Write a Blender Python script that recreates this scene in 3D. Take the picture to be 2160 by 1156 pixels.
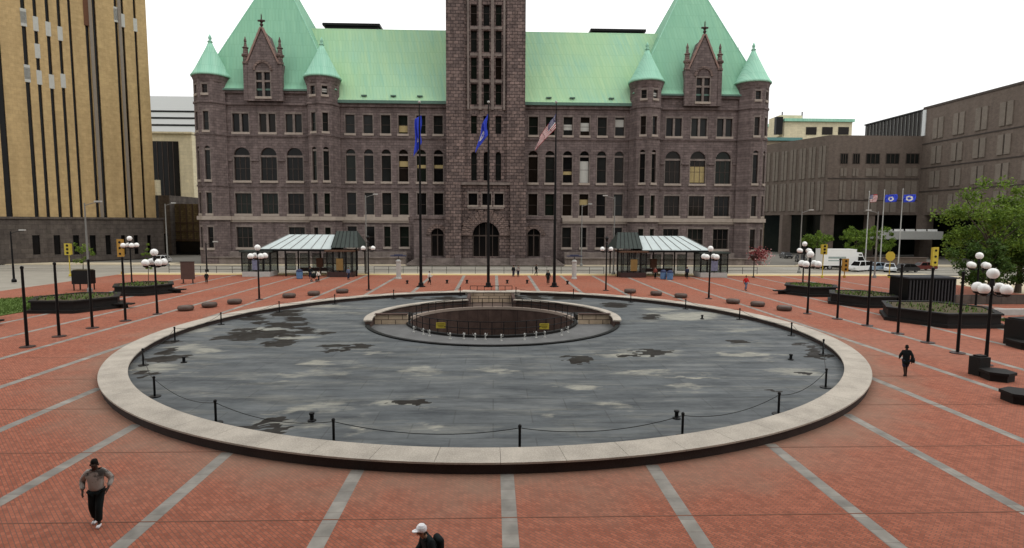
import bpy, bmesh, math, random
from mathutils import Vector, Matrix, noise
PI = math.pi
R = math.radians
random.seed(7)
scene = bpy.context.scene
for o in list(bpy.data.objects): bpy.data.objects.remove(o)
COL = scene.collection

# ------------------------------------------------------------------ camera
CAMH = 8.1
FPX = 1210.14                      # focal length in pixels of the 2160 px wide photograph
FW = Vector((0.032284, 0.995387, -0.090351))
RT = Vector((0.999477, -0.031971, 0.004916))
UP = Vector((-0.002005, 0.090462, 0.995898))
cam = bpy.data.cameras.new('camera')
camo = bpy.data.objects.new('camera', cam); COL.objects.link(camo)
cam.sensor_width = 36.0; cam.lens = 36.0 * FPX / 2160.0
cam.clip_start = 0.1; cam.clip_end = 3000
M = Matrix((RT, UP, -FW)).transposed().to_4x4(); M.translation = Vector((0, 0, CAMH))
camo.matrix_world = M
scene.camera = camo
# ------------------------------------------------------------------ sky and sun (overcast)
SUN_EL, SUN_AZ = R(52), R(120)       # azimuth clockwise from +Y (towards the city hall)
w = bpy.data.worlds.new('World'); scene.world = w; w.use_nodes = True
nt = w.node_tree; nt.nodes.clear()
wo = nt.nodes.new('ShaderNodeOutputWorld'); bg = nt.nodes.new('ShaderNodeBackground')
sky = nt.nodes.new('ShaderNodeTexSky'); sky.sky_type = 'NISHITA'; sky.sun_disc = False
sky.sun_elevation = SUN_EL; sky.sun_rotation = SUN_AZ; sky.dust_density = 5; sky.air_density = 1.2
tc = nt.nodes.new('ShaderNodeTexCoord'); sx = nt.nodes.new('ShaderNodeSeparateXYZ')
ramp = nt.nodes.new('ShaderNodeMapRange'); ramp.inputs[1].default_value = 0.0; ramp.inputs[2].default_value = 1.0
ramp.inputs[3].default_value = 13.0; ramp.inputs[4].default_value = 22.0
comb = nt.nodes.new('ShaderNodeCombineColor'); mixc = nt.nodes.new('ShaderNodeMix'); mixc.data_type = 'RGBA'
mixc.inputs[0].default_value = 0.9
nt.links.new(tc.outputs['Generated'], sx.inputs[0]); nt.links.new(sx.outputs[2], ramp.inputs[0])
for i, k in enumerate((1.0, 1.0, 0.985)):
    mm = nt.nodes.new('ShaderNodeMath'); mm.operation = 'MULTIPLY'; mm.inputs[1].default_value = k
    nt.links.new(ramp.outputs[0], mm.inputs[0]); nt.links.new(mm.outputs[0], comb.inputs[i])
nt.links.new(sky.outputs[0], mixc.inputs[6]); nt.links.new(comb.outputs[0], mixc.inputs[7])
nt.links.new(mixc.outputs[2], bg.inputs[0]); bg.inputs[1].default_value = 0.1
nt.links.new(bg.outputs[0], wo.inputs[0])
sun = bpy.data.lights.new('sun', 'SUN'); sun.energy = 0.7; sun.angle = R(18); sun.color = (1, .96, .9)
suno = bpy.data.objects.new('sun', sun); COL.objects.link(suno)
suno.rotation_euler = Vector((math.cos(SUN_EL) * math.sin(SUN_AZ), math.cos(SUN_EL) * math.cos(SUN_AZ), math.sin(SUN_EL))).to_track_quat('Z', 'Y').to_euler(); suno.location = (0, 0, 200)
scene.view_settings.view_transform = 'Standard'; scene.view_settings.look = 'None'
scene.view_settings.exposure = -0.15; scene.view_settings.gamma = 1
scene.view_settings.use_curve_mapping = False

# ------------------------------------------------------------------ pixel -> world helpers (photo pixels, 2160 x 1156)
def ray(px, py): return FW + RT * ((px - 1080) / FPX) - UP * ((py - 578) / FPX)
def G(px, py, z=0.0):
    d = ray(px, py); t = (z - CAMH) / d.z
    return Vector((d.x * t, d.y * t, z))
def F(px, py, Y):
    d = ray(px, py); t = Y / d.y
    return d.x * t, CAMH + d.z * t

# ------------------------------------------------------------------ materials
MATS = {}
def newmat(name):
    m = bpy.data.materials.new(name); m.use_nodes = True; MATS[name] = m
    m.node_tree.nodes['Principled BSDF'].inputs['Specular IOR Level'].default_value = .18
    return m, m.node_tree, m.node_tree.nodes['Principled BSDF']
def N(nt, typ, **kw):
    n = nt.nodes.new(typ)
    for k, v in kw.items(): setattr(n, k, v)
    return n
def rgb(c): return (c[0], c[1], c[2], 1)
def plain(name, c, rough=.7, metal=0, var=.18, scale=3.0, spec=None, bump=0.0):
    m, nt, b = newmat(name)
    g = N(nt, 'ShaderNodeNewGeometry'); n = N(nt, 'ShaderNodeTexNoise'); n.inputs['Scale'].default_value = scale
    n.inputs['Detail'].default_value = 5
    nt.links.new(g.outputs['Position'], n.inputs['Vector'])
    cr = N(nt, 'ShaderNodeMix', data_type='RGBA')
    cr.inputs[6].default_value = rgb([x * (1 - var) for x in c]); cr.inputs[7].default_value = rgb([min(1, x * (1 + var)) for x in c])
    nt.links.new(n.outputs['Fac'], cr.inputs[0]); nt.links.new(cr.outputs[2], b.inputs['Base Color'])
    b.inputs['Roughness'].default_value = rough; b.inputs['Metallic'].default_value = metal
    if spec is not None: b.inputs['Specular IOR Level'].default_value = spec
    if bump:
        bp = N(nt, 'ShaderNodeBump'); bp.inputs['Strength'].default_value = bump; bp.inputs['Distance'].default_value = .05
        nt.links.new(n.outputs['Fac'], bp.inputs['Height']); nt.links.new(bp.outputs[0], b.inputs['Normal'])
    return m
def stonewall(name, c1, c2, mortar, bw, bh, msize=.03, noisev=.35, bump=.6, tint=None):
    """ashlar blocks: brick texture laid along (x+y, z)"""
    m, nt, b = newmat(name)
    g = N(nt, 'ShaderNodeNewGeometry'); s = N(nt, 'ShaderNodeSeparateXYZ'); nt.links.new(g.outputs['Position'], s.inputs[0])
    ad = N(nt, 'ShaderNodeMath', operation='ADD'); nt.links.new(s.outputs[0], ad.inputs[0]); nt.links.new(s.outputs[1], ad.inputs[1])
    c = N(nt, 'ShaderNodeCombineXYZ'); nt.links.new(ad.outputs[0], c.inputs[0]); nt.links.new(s.outputs[2], c.inputs[1])
    br = N(nt, 'ShaderNodeTexBrick'); nt.links.new(c.outputs[0], br.inputs['Vector'])
    br.inputs['Scale'].default_value = 1; br.inputs['Brick Width'].default_value = bw; br.inputs['Row Height'].default_value = bh
    br.inputs['Mortar Size'].default_value = msize; br.inputs['Mortar Smooth'].default_value = .3; br.inputs['Bias'].default_value = 0
    br.inputs['Color1'].default_value = rgb(c1); br.inputs['Color2'].default_value = rgb(c2); br.inputs['Mortar'].default_value = rgb(mortar)
    n = N(nt, 'ShaderNodeTexNoise'); n.inputs['Scale'].default_value = 1.3; n.inputs['Detail'].default_value = 7; n.inputs['Roughness'].default_value = .65
    nt.links.new(g.outputs['Position'], n.inputs['Vector'])
    mr = N(nt, 'ShaderNodeMapRange'); mr.inputs[1].default_value = .3; mr.inputs[2].default_value = .7
    mr.inputs[3].default_value = 1 - noisev; mr.inputs[4].default_value = 1 + noisev; nt.links.new(n.outputs['Fac'], mr.inputs[0])
    mx = N(nt, 'ShaderNodeMix', data_type='RGBA', blend_type='MULTIPLY'); mx.inputs[0].default_value = 1
    nt.links.new(br.outputs['Color'], mx.inputs[6]); nt.links.new(mr.outputs[0], mx.inputs[7])
    q1 = N(nt, 'ShaderNodeMapping'); q1.inputs['Scale'].default_value = (.9, .9, .07); nt.links.new(g.outputs['Position'], q1.inputs[0])
    n3 = N(nt, 'ShaderNodeTexNoise'); n3.inputs['Scale'].default_value = 1; n3.inputs['Detail'].default_value = 5; nt.links.new(q1.outputs[0], n3.inputs['Vector'])
    r3 = N(nt, 'ShaderNodeMapRange'); r3.inputs[1].default_value = .35; r3.inputs[2].default_value = .65; r3.inputs[3].default_value = 1 - noisev * .7; r3.inputs[4].default_value = 1 + noisev * .35; nt.links.new(n3.outputs['Fac'], r3.inputs[0])
    mx3 = N(nt, 'ShaderNodeMix', data_type='RGBA', blend_type='MULTIPLY'); mx3.inputs[0].default_value = 1; nt.links.new(mx.outputs[2], mx3.inputs[6]); nt.links.new(r3.outputs[0], mx3.inputs[7])
    nt.links.new(mx3.outputs[2], b.inputs['Base Color']); b.inputs['Roughness'].default_value = .9
    n2 = N(nt, 'ShaderNodeTexNoise'); n2.inputs['Scale'].default_value = 4; n2.inputs['Detail'].default_value = 6
    nt.links.new(g.outputs['Position'], n2.inputs['Vector'])
    sb = N(nt, 'ShaderNodeMath', operation='SUBTRACT'); nt.links.new(n2.outputs['Fac'], sb.inputs[0]); nt.links.new(br.outputs['Fac'], sb.inputs[1])
    bp = N(nt, 'ShaderNodeBump'); bp.inputs['Strength'].default_value = bump; bp.inputs['Distance'].default_value = .12
    nt.links.new(sb.outputs[0], bp.inputs['Height']); nt.links.new(bp.outputs[0], b.inputs['Normal'])
    return m
STONE = stonewall('granite_rusticated', (.172, .134, .127), (.126, .098, .094), (.09, .07, .067), 1.05, .47, .03, .26, .6)
TOWERST = stonewall('granite_tower', (.198, .145, .130), (.108, .082, .077), (.055, .042, .040), .95, .6, .05, .36, 1.0)
TRIM = stonewall('granite_dressed', (.205, .170, .152), (.175, .145, .130), (.13, .105, .095), 1.8, 3, .01, .25, .15)
BELT = plain('granite_belt', (.33, .28, .24), .85, var=.25, scale=1.2)
ARCHST = stonewall('granite_arch', (.21, .15, .13), (.14, .105, .095), (.08, .06, .055), .8, .4, .04, .3, .8)
GOVBRICK = stonewall('brown_brick', (.150, .118, .098), (.128, .098, .082), (.16, .13, .11), .5, .22, .02, .14, .15)
TAN = stonewall('tan_stone', (.44, .315, .158), (.395, .28, .138), (.27, .19, .095), 1.1, .7, .012, .14, .1)
DKBASE = stonewall('dark_base_stone', (.105, .088, .075), (.08, .066, .058), (.05, .042, .038), 1.6, .9, .03, .25, .3)
CREAM = stonewall('cream_stone', (.62, .55, .38), (.55, .49, .34), (.4, .36, .26), 2, 1, .02, .1, .1)

def copper(name, c1, c2, c3, seam=.62):
    m, nt, b = newmat(name)
    g = N(nt, 'ShaderNodeNewGeometry'); s = N(nt, 'ShaderNodeSeparateXYZ'); nt.links.new(g.outputs['Position'], s.inputs[0])
    ad = N(nt, 'ShaderNodeMath', operation='MULTIPLY_ADD'); nt.links.new(s.outputs[1], ad.inputs[0]); ad.inputs[1].default_value = .35; nt.links.new(s.outputs[0], ad.inputs[2])
    c = N(nt, 'ShaderNodeCombineXYZ'); nt.links.new(ad.outputs[0], c.inputs[0]); nt.links.new(s.outputs[2], c.inputs[1])
    mp = N(nt, 'ShaderNodeMapping'); mp.inputs['Scale'].default_value = (1.6, .12, 1); nt.links.new(c.outputs[0], mp.inputs[0])
    n1 = N(nt, 'ShaderNodeTexNoise'); n1.inputs['Scale'].default_value = 1; n1.inputs['Detail'].default_value = 6; nt.links.new(mp.outputs[0], n1.inputs['Vector'])
    n2 = N(nt, 'ShaderNodeTexNoise'); n2.inputs['Scale'].default_value = .085; n2.inputs['Detail'].default_value = 3; nt.links.new(g.outputs['Position'], n2.inputs['Vector'])
    r2 = N(nt, 'ShaderNodeMapRange'); r2.inputs[1].default_value = .38; r2.inputs[2].default_value = .62; nt.links.new(n2.outputs['Fac'], r2.inputs[0])
    r1 = N(nt, 'ShaderNodeMapRange'); r1.inputs[1].default_value = .3; r1.inputs[2].default_value = .7; nt.links.new(n1.outputs['Fac'], r1.inputs[0])
    a = N(nt, 'ShaderNodeMix', data_type='RGBA'); a.inputs[6].default_value = rgb(c1); a.inputs[7].default_value = rgb(c2); nt.links.new(r2.outputs[0], a.inputs[0])
    d = N(nt, 'ShaderNodeMix', data_type='RGBA'); nt.links.new(a.outputs[2], d.inputs[6]); d.inputs[7].default_value = rgb(c3)
    mu = N(nt, 'ShaderNodeMath', operation='MULTIPLY'); mu.inputs[1].default_value = .8; nt.links.new(r1.outputs[0], mu.inputs[0]); nt.links.new(mu.outputs[0], d.inputs[0])
    br = N(nt, 'ShaderNodeTexBrick'); nt.links.new(c.outputs[0], br.inputs['Vector'])
    br.inputs['Scale'].default_value = 1; br.inputs['Brick Width'].default_value = seam; br.inputs['Row Height'].default_value = 2.6; br.offset = .5
    br.inputs['Mortar Size'].default_value = .035; br.inputs['Mortar Smooth'].default_value = .5
    br.inputs['Color1'].default_value = (1, 1, 1, 1); br.inputs['Color2'].default_value = (.93, .95, .94, 1); br.inputs['Mortar'].default_value = (.8, .84, .82, 1)
    mx = N(nt, 'ShaderNodeMix', data_type='RGBA', blend_type='MULTIPLY'); mx.inputs[0].default_value = 1
    nt.links.new(d.outputs[2], mx.inputs[6]); nt.links.new(br.outputs['Color'], mx.inputs[7]); nt.links.new(mx.outputs[2], b.inputs['Base Color'])
    bp = N(nt, 'ShaderNodeBump'); bp.inputs['Strength'].default_value = .5; bp.inputs['Distance'].default_value = .06; nt.links.new(br.outputs['Fac'], bp.inputs['Height'])
    nt.links.new(bp.outputs[0], b.inputs['Normal']); b.inputs['Roughness'].default_value = .75
    return m
CU_WING = copper('copper_wing', (.31, .51, .31), (.26, .48, .355), (.38, .55, .32))
CU_PAV = copper('copper_pavilion', (.22, .44, .30), (.25, .47, .32), (.185, .39, .275))
CU_TUR = copper('copper_turret', (.28, .55, .42), (.235, .50, .37), (.36, .62, .48), .4)
CU_DK = plain('copper_gutter', (.10, .17, .14), .7, var=.3)

def glass(name, c, rough=.12, var=.5):
    m, nt, b = newmat(name)
    g = N(nt, 'ShaderNodeNewGeometry'); n = N(nt, 'ShaderNodeTexNoise'); n.inputs['Scale'].default_value = .7; n.inputs['Detail'].default_value = 3
    nt.links.new(g.outputs['Position'], n.inputs['Vector'])
    cr = N(nt, 'ShaderNodeMix', data_type='RGBA'); cr.inputs[6].default_value = rgb([x * (1 - var) for x in c]); cr.inputs[7].default_value = rgb([x * (1 + var) for x in c])
    nt.links.new(n.outputs['Fac'], cr.inputs[0]); nt.links.new(cr.outputs[2], b.inputs['Base Color'])
    b.inputs['Roughness'].default_value = rough; b.inputs['Specular IOR Level'].default_value = .16
    return m
GL = [glass('glass_dark', (.006, .006, .006)), glass('glass_green', (.009, .012, .009)), glass('glass_brown', (.011, .008, .006)), glass('glass_gloom', (.014, .015, .014))]
GLBLUE = glass('glass_blue', (.12, .17, .2), .1)
BLIND = plain('blind_cream', (.34, .27, .13), .8, var=.3)
BLINDW = plain('blind_white', (.42, .42, .39), .8, var=.15)
FRAME = plain('window_frame', (.06, .045, .038), .6)
BLACK = plain('black_metal', (.005, .005, .0055), .45, var=.3, scale=6)
DKRED = plain('dark_brown_metal', (.05, .03, .028), .5, var=.3)
GREYM = plain('grey_metal', (.2, .2, .19), .5, var=.2)
LGREY = plain('light_grey_metal', (.42, .42, .40), .5, var=.15)
def granite(name, c, rough=.45):
    m, nt, b = newmat(name)
    g = N(nt, 'ShaderNodeNewGeometry'); v = N(nt, 'ShaderNodeTexVoronoi'); v.inputs['Scale'].default_value = 22; nt.links.new(g.outputs['Position'], v.inputs['Vector'])
    n = N(nt, 'ShaderNodeTexNoise'); n.inputs['Scale'].default_value = .9; n.inputs['Detail'].default_value = 6; nt.links.new(g.outputs['Position'], n.inputs['Vector'])
    a = N(nt, 'ShaderNodeMath', operation='MULTIPLY_ADD'); nt.links.new(v.outputs['Distance'], a.inputs[0]); a.inputs[1].default_value = .5; nt.links.new(n.outputs['Fac'], a.inputs[2])
    cr = N(nt, 'ShaderNodeMapRange'); cr.inputs[1].default_value = .35; cr.inputs[2].default_value = 1.0; nt.links.new(a.outputs[0], cr.inputs[0])
    mx = N(nt, 'ShaderNodeMix', data_type='RGBA'); mx.inputs[6].default_value = rgb([x * .7 for x in c]); mx.inputs[7].default_value = rgb([min(1, x * 1.25) for x in c])
    nt.links.new(cr.outputs[0], mx.inputs[0]); nt.links.new(mx.outputs[2], b.inputs['Base Color']); b.inputs['Roughness'].default_value = rough
    return m
DGRAN = granite('dark_granite', (.0125, .0115, .011), .65)
BGRAN = granite('brown_granite', (.085, .06, .05))
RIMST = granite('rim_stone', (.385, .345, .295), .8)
RIMSIDE = granite('rim_side_stone', (.042, .03, .027), .8)  # dark stone, colour deepened to paint in the shade beneath the coping
WHITEP = plain('white_paint', (.78, .78, .76), .4, var=.05)
YELLOW = plain('yellow_paint', (.46, .36, .05), .5, var=.12)
ORANGE = plain('orange_paint', (.36, .20, .04), .5, var=.12)
SOIL = plain('soil', (.075, .06, .035), .95, var=.5, scale=4)
BARK = plain('bark', (.07, .055, .04), .9, var=.3, scale=8)
PINKB = plain('blossom', (.22, .06, .06), .8, var=.5, scale=7)
PINKW = plain('blossom_pale', (.58, .33, .33), .8, var=.4, scale=7)
BLUEB = plain('blue_paint', (.10, .19, .34), .6)
def leafmat(name, c1, c2):
    m, nt, b = newmat(name)
    g = N(nt, 'ShaderNodeNewGeometry'); n = N(nt, 'ShaderNodeTexNoise'); n.inputs['Scale'].default_value = .9; n.inputs['Detail'].default_value = 4
    nt.links.new(g.outputs['Position'], n.inputs['Vector']); r = N(nt, 'ShaderNodeMapRange'); r.inputs[1].default_value = .32; r.inputs[2].default_value = .68
    nt.links.new(n.outputs['Fac'], r.inputs[0])
    ri = N(nt, 'ShaderNodeMath', operation='MULTIPLY_ADD'); nt.links.new(g.outputs['Random Per Island'], ri.inputs[0]); ri.inputs[1].default_value = .6
    ri2 = N(nt, 'ShaderNodeMath', operation='MULTIPLY'); ri2.inputs[1].default_value = .5; nt.links.new(r.outputs[0], ri2.inputs[0]); nt.links.new(ri2.outputs[0], ri.inputs[2])
    mx = N(nt, 'ShaderNodeMix', data_type='RGBA'); mx.inputs[6].default_value = rgb(c1); mx.inputs[7].default_value = rgb(c2); nt.links.new(ri.outputs[0], mx.inputs[0])
    nt.links.new(mx.outputs[2], b.inputs['Base Color']); b.inputs['Roughness'].default_value = .6
    tr = N(nt, 'ShaderNodeBsdfTranslucent'); nt.links.new(mx.outputs[2], tr.inputs[0]); ms = N(nt, 'ShaderNodeMixShader'); ms.inputs[0].default_value = .3
    out = nt.nodes['Material Output']; nt.links.new(b.outputs[0], ms.inputs[1]); nt.links.new(tr.outputs[0], ms.inputs[2]); nt.links.new(ms.outputs[0], out.inputs[0])
    return m
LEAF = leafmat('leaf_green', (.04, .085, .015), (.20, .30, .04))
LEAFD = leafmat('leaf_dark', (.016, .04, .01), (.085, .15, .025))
GRASS = plain('grass', (.085, .135, .03), .9, var=.45, scale=5)

def paving():
    m, nt, b = newmat('red_brick_paving')
    g = N(nt, 'ShaderNodeNewGeometry')
    mp = N(nt, 'ShaderNodeMapping'); mp.inputs['Rotation'].default_value = (0, 0, R(45)); nt.links.new(g.outputs['Position'], mp.inputs[0])
    br = N(nt, 'ShaderNodeTexBrick'); nt.links.new(mp.outputs[0], br.inputs['Vector']); br.inputs['Scale'].default_value = 1
    br.inputs['Brick Width'].default_value = .20; br.inputs['Row Height'].default_value = .10; br.inputs['Mortar Size'].default_value = .011
    br.inputs['Mortar Smooth'].default_value = .3; br.inputs['Bias'].default_value = 0
    br.inputs['Color1'].default_value = (.37, .120, .070, 1); br.inputs['Color2'].default_value = (.26, .078, .045, 1); br.inputs['Mortar'].default_value = (.155, .082, .06, 1)
    def noise_(sc, det, lo, hi, a, c, rough=.55, sca=None):
        n = N(nt, 'ShaderNodeTexNoise'); n.inputs['Scale'].default_value = sc; n.inputs['Detail'].default_value = det; n.inputs['Roughness'].default_value = rough
        if sca:
            q = N(nt, 'ShaderNodeMapping'); q.inputs['Scale'].default_value = sca; nt.links.new(g.outputs['Position'], q.inputs[0]); nt.links.new(q.outputs[0], n.inputs['Vector'])
        else: nt.links.new(g.outputs['Position'], n.inputs['Vector'])
        r = N(nt, 'ShaderNodeMapRange'); r.inputs[1].default_value = lo; r.inputs[2].default_value = hi; r.inputs[3].default_value = a; r.inputs[4].default_value = c
        nt.links.new(n.outputs['Fac'], r.inputs[0]); return r.outputs[0]
    f1 = noise_(.12, 6, .40, .66, .0, .26); f2 = noise_(2.6, 8, .3, .7, .80, 1.18, .7)
    worn = N(nt, 'ShaderNodeMix', data_type='RGBA'); nt.links.new(f1, worn.inputs[0]); nt.links.new(br.outputs['Color'], worn.inputs[6]); worn.inputs[7].default_value = (.31, .165, .12, 1)
    mu = N(nt, 'ShaderNodeMix', data_type='RGBA', blend_type='MULTIPLY'); mu.inputs[0].default_value = 1
    nt.links.new(worn.outputs[2], mu.inputs[6]); nt.links.new(f2, mu.inputs[7])
    # grime ring of its own shape along the foot of the fountain wall (radius 22.7 .. 25.5 m round the basin)
    vd = N(nt, 'ShaderNodeVectorMath', operation='DISTANCE'); nt.links.new(g.outputs['Position'], vd.inputs[0]); vd.inputs[1].default_value = (0, 41, 0)
    nz = noise_(.5, 6, .25, .75, -1.5, 1.5)
    ad = N(nt, 'ShaderNodeMath', operation='ADD'); nt.links.new(vd.outputs['Value'], ad.inputs[0]); nt.links.new(nz, ad.inputs[1])
    rr = N(nt, 'ShaderNodeMapRange'); rr.inputs[1].default_value = 22.8; rr.inputs[2].default_value = 26.3; rr.inputs[3].default_value = .6; rr.inputs[4].default_value = 0
    nt.links.new(ad.outputs[0], rr.inputs[0])
    gr = N(nt, 'ShaderNodeMix', data_type='RGBA'); nt.links.new(rr.outputs[0], gr.inputs[0]); nt.links.new(mu.outputs[2], gr.inputs[6]); gr.inputs[7].default_value = (.235, .17, .125, 1)
    nt.links.new(gr.outputs[2], b.inputs['Base Color']); b.inputs['Roughness'].default_value = .85
    bp = N(nt, 'ShaderNodeBump'); bp.inputs['Strength'].default_value = .3; bp.inputs['Distance'].default_value = .01; bp.invert = True
    nt.links.new(br.outputs['Fac'], bp.inputs['Height']); nt.links.new(bp.outputs[0], b.inputs['Normal'])
    return m
PAVING = paving()
STRIP = stonewall('paving_strip', (.34, .31, .275), (.27, .25, .225), (.16, .14, .12), 1.2, 1.2, .02, .28, .1)
def strip_mat():
    m, nt, b = newmat('granite_strip')
    g = N(nt, 'ShaderNodeNewGeometry'); br = N(nt, 'ShaderNodeTexBrick'); nt.links.new(g.outputs['Position'], br.inputs['Vector']); br.inputs['Scale'].default_value = 1
    br.inputs['Brick Width'].default_value = 5; br.inputs['Row Height'].default_value = .62; br.inputs['Mortar Size'].default_value = .012; br.offset = 0
    br.inputs['Color1'].default_value = (.285, .265, .235, 1); br.inputs['Color2'].default_value = (.215, .20, .18, 1); br.inputs['Mortar'].default_value = (.2, .17, .15, 1)
    n = N(nt, 'ShaderNodeTexNoise'); n.inputs['Scale'].default_value = 1.7; n.inputs['Detail'].default_value = 6; nt.links.new(g.outputs['Position'], n.inputs['Vector'])
    mr = N(nt, 'ShaderNodeMapRange'); mr.inputs[1].default_value = .3; mr.inputs[2].default_value = .7; mr.inputs[3].default_value = .72; mr.inputs[4].default_value = 1.2; nt.links.new(n.outputs['Fac'], mr.inputs[0])
    mx = N(nt, 'ShaderNodeMix', data_type='RGBA', blend_type='MULTIPLY'); mx.inputs[0].default_value = 1
    nt.links.new(br.outputs['Color'], mx.inputs[6]); nt.links.new(mr.outputs[0], mx.inputs[7]); nt.links.new(mx.outputs[2], b.inputs['Base Color']); b.inputs['Roughness'].default_value = .85
    return m
GSTRIP = strip_mat()
ASPH = plain('asphalt', (.29, .27, .23), .9, var=.2, scale=.35)
GROUNDM = plain('far_ground', (.16, .15, .13), .95, var=.25, scale=.1)
CONC = plain('pale_concrete', (.50, .43, .31), .85, var=.15, scale=.5)
TACT = plain('yellow_edge_paving', (.55, .42, .2), .85, var=.2, scale=1.5)

# ------------------------------------------------------------------ mesh builder
class MB:
    def __init__(s): s.v = []; s.f = []; s.m = []
    def add(s, vs, fs, mi=0):
        b = len(s.v); s.v += [tuple(x) for x in vs]; s.f += [tuple(b + i for i in f) for f in fs]; s.m += [mi] * len(fs)
    def quad(s, a, b, c, d, mi=0): s.add([a, b, c, d], [(0, 1, 2, 3)], mi)
    def poly(s, pts, mi=0): s.add(pts, [tuple(range(len(pts)))], mi)
    def box(s, x0, x1, y0, y1, z0, z1, mi=0, mat=None):
        if x0 > x1: x0, x1 = x1, x0
        vs = [(x0, y0, z0), (x1, y0, z0), (x1, y1, z0), (x0, y1, z0), (x0, y0, z1), (x1, y0, z1), (x1, y1, z1), (x0, y1, z1)]
        if mat is not None: vs = [tuple(mat @ Vector(v)) for v in vs]
        s.add(vs, [(0, 3, 2, 1), (4, 5, 6, 7), (0, 1, 5, 4), (1, 2, 6, 5), (2, 3, 7, 6), (3, 0, 4, 7)], mi)
    def obox(s, O, U, Nn, u0, u1, n0, n1, z0, z1, mi=0):
        """box in a wall frame: O origin (x,y), U along, Nn outward normal"""
        P = lambda u, n, z: (O[0] + U[0] * u + Nn[0] * n, O[1] + U[1] * u + Nn[1] * n, z)
        vs = [P(u0, n0, z0), P(u1, n0, z0), P(u1, n1, z0), P(u0, n1, z0), P(u0, n0, z1), P(u1, n0, z1), P(u1, n1, z1), P(u0, n1, z1)]
        s.add(vs, [(0, 3, 2, 1), (4, 5, 6, 7), (0, 1, 5, 4), (1, 2, 6, 5), (2, 3, 7, 6), (3, 0, 4, 7)], mi)
    def lathe(s, prof, cx=0, cy=0, n=16, mi=0, a0=0, a1=2 * PI, cap=True, rot=0):
        full = abs(a1 - a0 - 2 * PI) < 1e-6; k = n if full else n + 1
        vs = []; fs = []
        for r, z in prof:
            for i in range(k):
                a = rot + a0 + (a1 - a0) * i / n; vs.append((cx + r * math.cos(a), cy + r * math.sin(a), z))
        for j in range(len(prof) - 1):
            for i in range(n):
                i2 = (i + 1) % k
                fs.append((j * k + i, j * k + i2, (j + 1) * k + i2, (j + 1) * k + i))
        if cap and full:
            if prof[0][0] > 1e-4: fs.append(tuple(range(k - 1, -1, -1)))
            if prof[-1][0] > 1e-4: fs.append(tuple((len(prof) - 1) * k + i for i in range(k)))
        s.add(vs, fs, mi)
    def prism(s, pts, z0, z1, mi=0, mitop=None):
        n = len(pts); vs = [(p[0], p[1], z0) for p in pts] + [(p[0], p[1], z1) for p in pts]
        s.add(vs, [(i, (i + 1) % n, n + (i + 1) % n, n + i) for i in range(n)] + [tuple(range(n - 1, -1, -1))], mi)
        s.poly([(p[0], p[1], z1) for p in pts], mi if mitop is None else mitop)
    def tube(s, pts, rad, n=8, mi=0):
        pts = [Vector(p) for p in pts]; rr = rad if isinstance(rad, (list, tuple)) else [rad] * len(pts)
        vs = []; fs = []
        for i, p in enumerate(pts):
            d = (pts[min(i + 1, len(pts) - 1)] - pts[max(i - 1, 0)]).normalized()
            a = d.cross(Vector((0, 0, 1)) if abs(d.z) < .95 else Vector((1, 0, 0))).normalized(); b = d.cross(a)
            for k in range(n):
                t = 2 * PI * k / n; vs.append(p + a * (rr[i] * math.cos(t)) + b * (rr[i] * math.sin(t)))
        for i in range(len(pts) - 1):
            for k in range(n): fs.append((i * n + k, i * n + (k + 1) % n, (i + 1) * n + (k + 1) % n, (i + 1) * n + k))
        fs.append(tuple(range(n - 1, -1, -1))); fs.append(tuple((len(pts) - 1) * n + k for k in range(n)))
        s.add(vs, fs, mi)
    def sphere(s, c, r, n=12, mi=0, sz=1.0):
        prof = [(r * math.sin(PI * j / (n // 2)) if 0 < j < n // 2 else 0.0005, c[2] - r * sz * math.cos(PI * j / (n // 2))) for j in range(n // 2 + 1)]
        s.lathe(prof, c[0], c[1], n, mi, cap=False)
    def build(s, name, mats, parent=None, smooth=False, loc=None):
        me = bpy.data.meshes.new(name); me.from_pydata(s.v, [], s.f)
        if not isinstance(mats, (list, tuple)): mats = [mats]
        for m in mats: me.materials.append(m)
        if len(mats) > 1: me.polygons.foreach_set('material_index', s.m)
        if smooth: me.polygons.foreach_set('use_smooth', [True] * len(s.f))
        bm = bmesh.new(); bm.from_mesh(me); bmesh.ops.recalc_face_normals(bm, faces=bm.faces); bm.to_mesh(me); bm.free()
        me.update()
        o = bpy.data.objects.new(name, me); COL.objects.link(o)
        if loc: o.location = loc
        if parent:
            o.parent = parent
            # parts are written in world coordinates when their thing stands at an Empty made by thing(world=True)
            if parent.get('_w') is not None:
                b = parent['_w']; o.location = (-b[0], -b[1], -b[2]); o['_w'] = [0.0, 0.0, 0.0]
        return o
def tag(o, label=None, cat=None, group=None, kind=None):
    if label: o['label'] = label
    if cat: o['category'] = cat
    if group: o['group'] = group
    if kind: o['kind'] = kind
    return o
def thing(name, label, cat, loc=(0, 0, 0), rz=0, group=None, world=False):
    o = bpy.data.objects.new(name, None); COL.objects.link(o); o.location = loc; o.rotation_euler = (0, 0, rz)
    o.empty_display_size = .3
    if world: o['_w'] = [float(x) for x in loc]
    return tag(o, label, cat, group)
def kids(o): return [c for c in bpy.data.objects if c.parent == o]
def dup(root, loc, rz=None, label=None, scale=None):
    tree = {}
    for c in bpy.data.objects:
        if c.parent: tree.setdefault(c.parent.name, []).append(c)
    def rec(o, par):
        c = o.copy(); COL.objects.link(c)
        if par: c.parent = par
        for ch in tree.get(o.name, []): rec(ch, c)
        return c
    r = rec(root, None); r.location = loc
    if rz is not None: r.rotation_euler = (0, 0, rz)
    if label: r['label'] = label
    if scale: r.scale = scale
    return r
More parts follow.
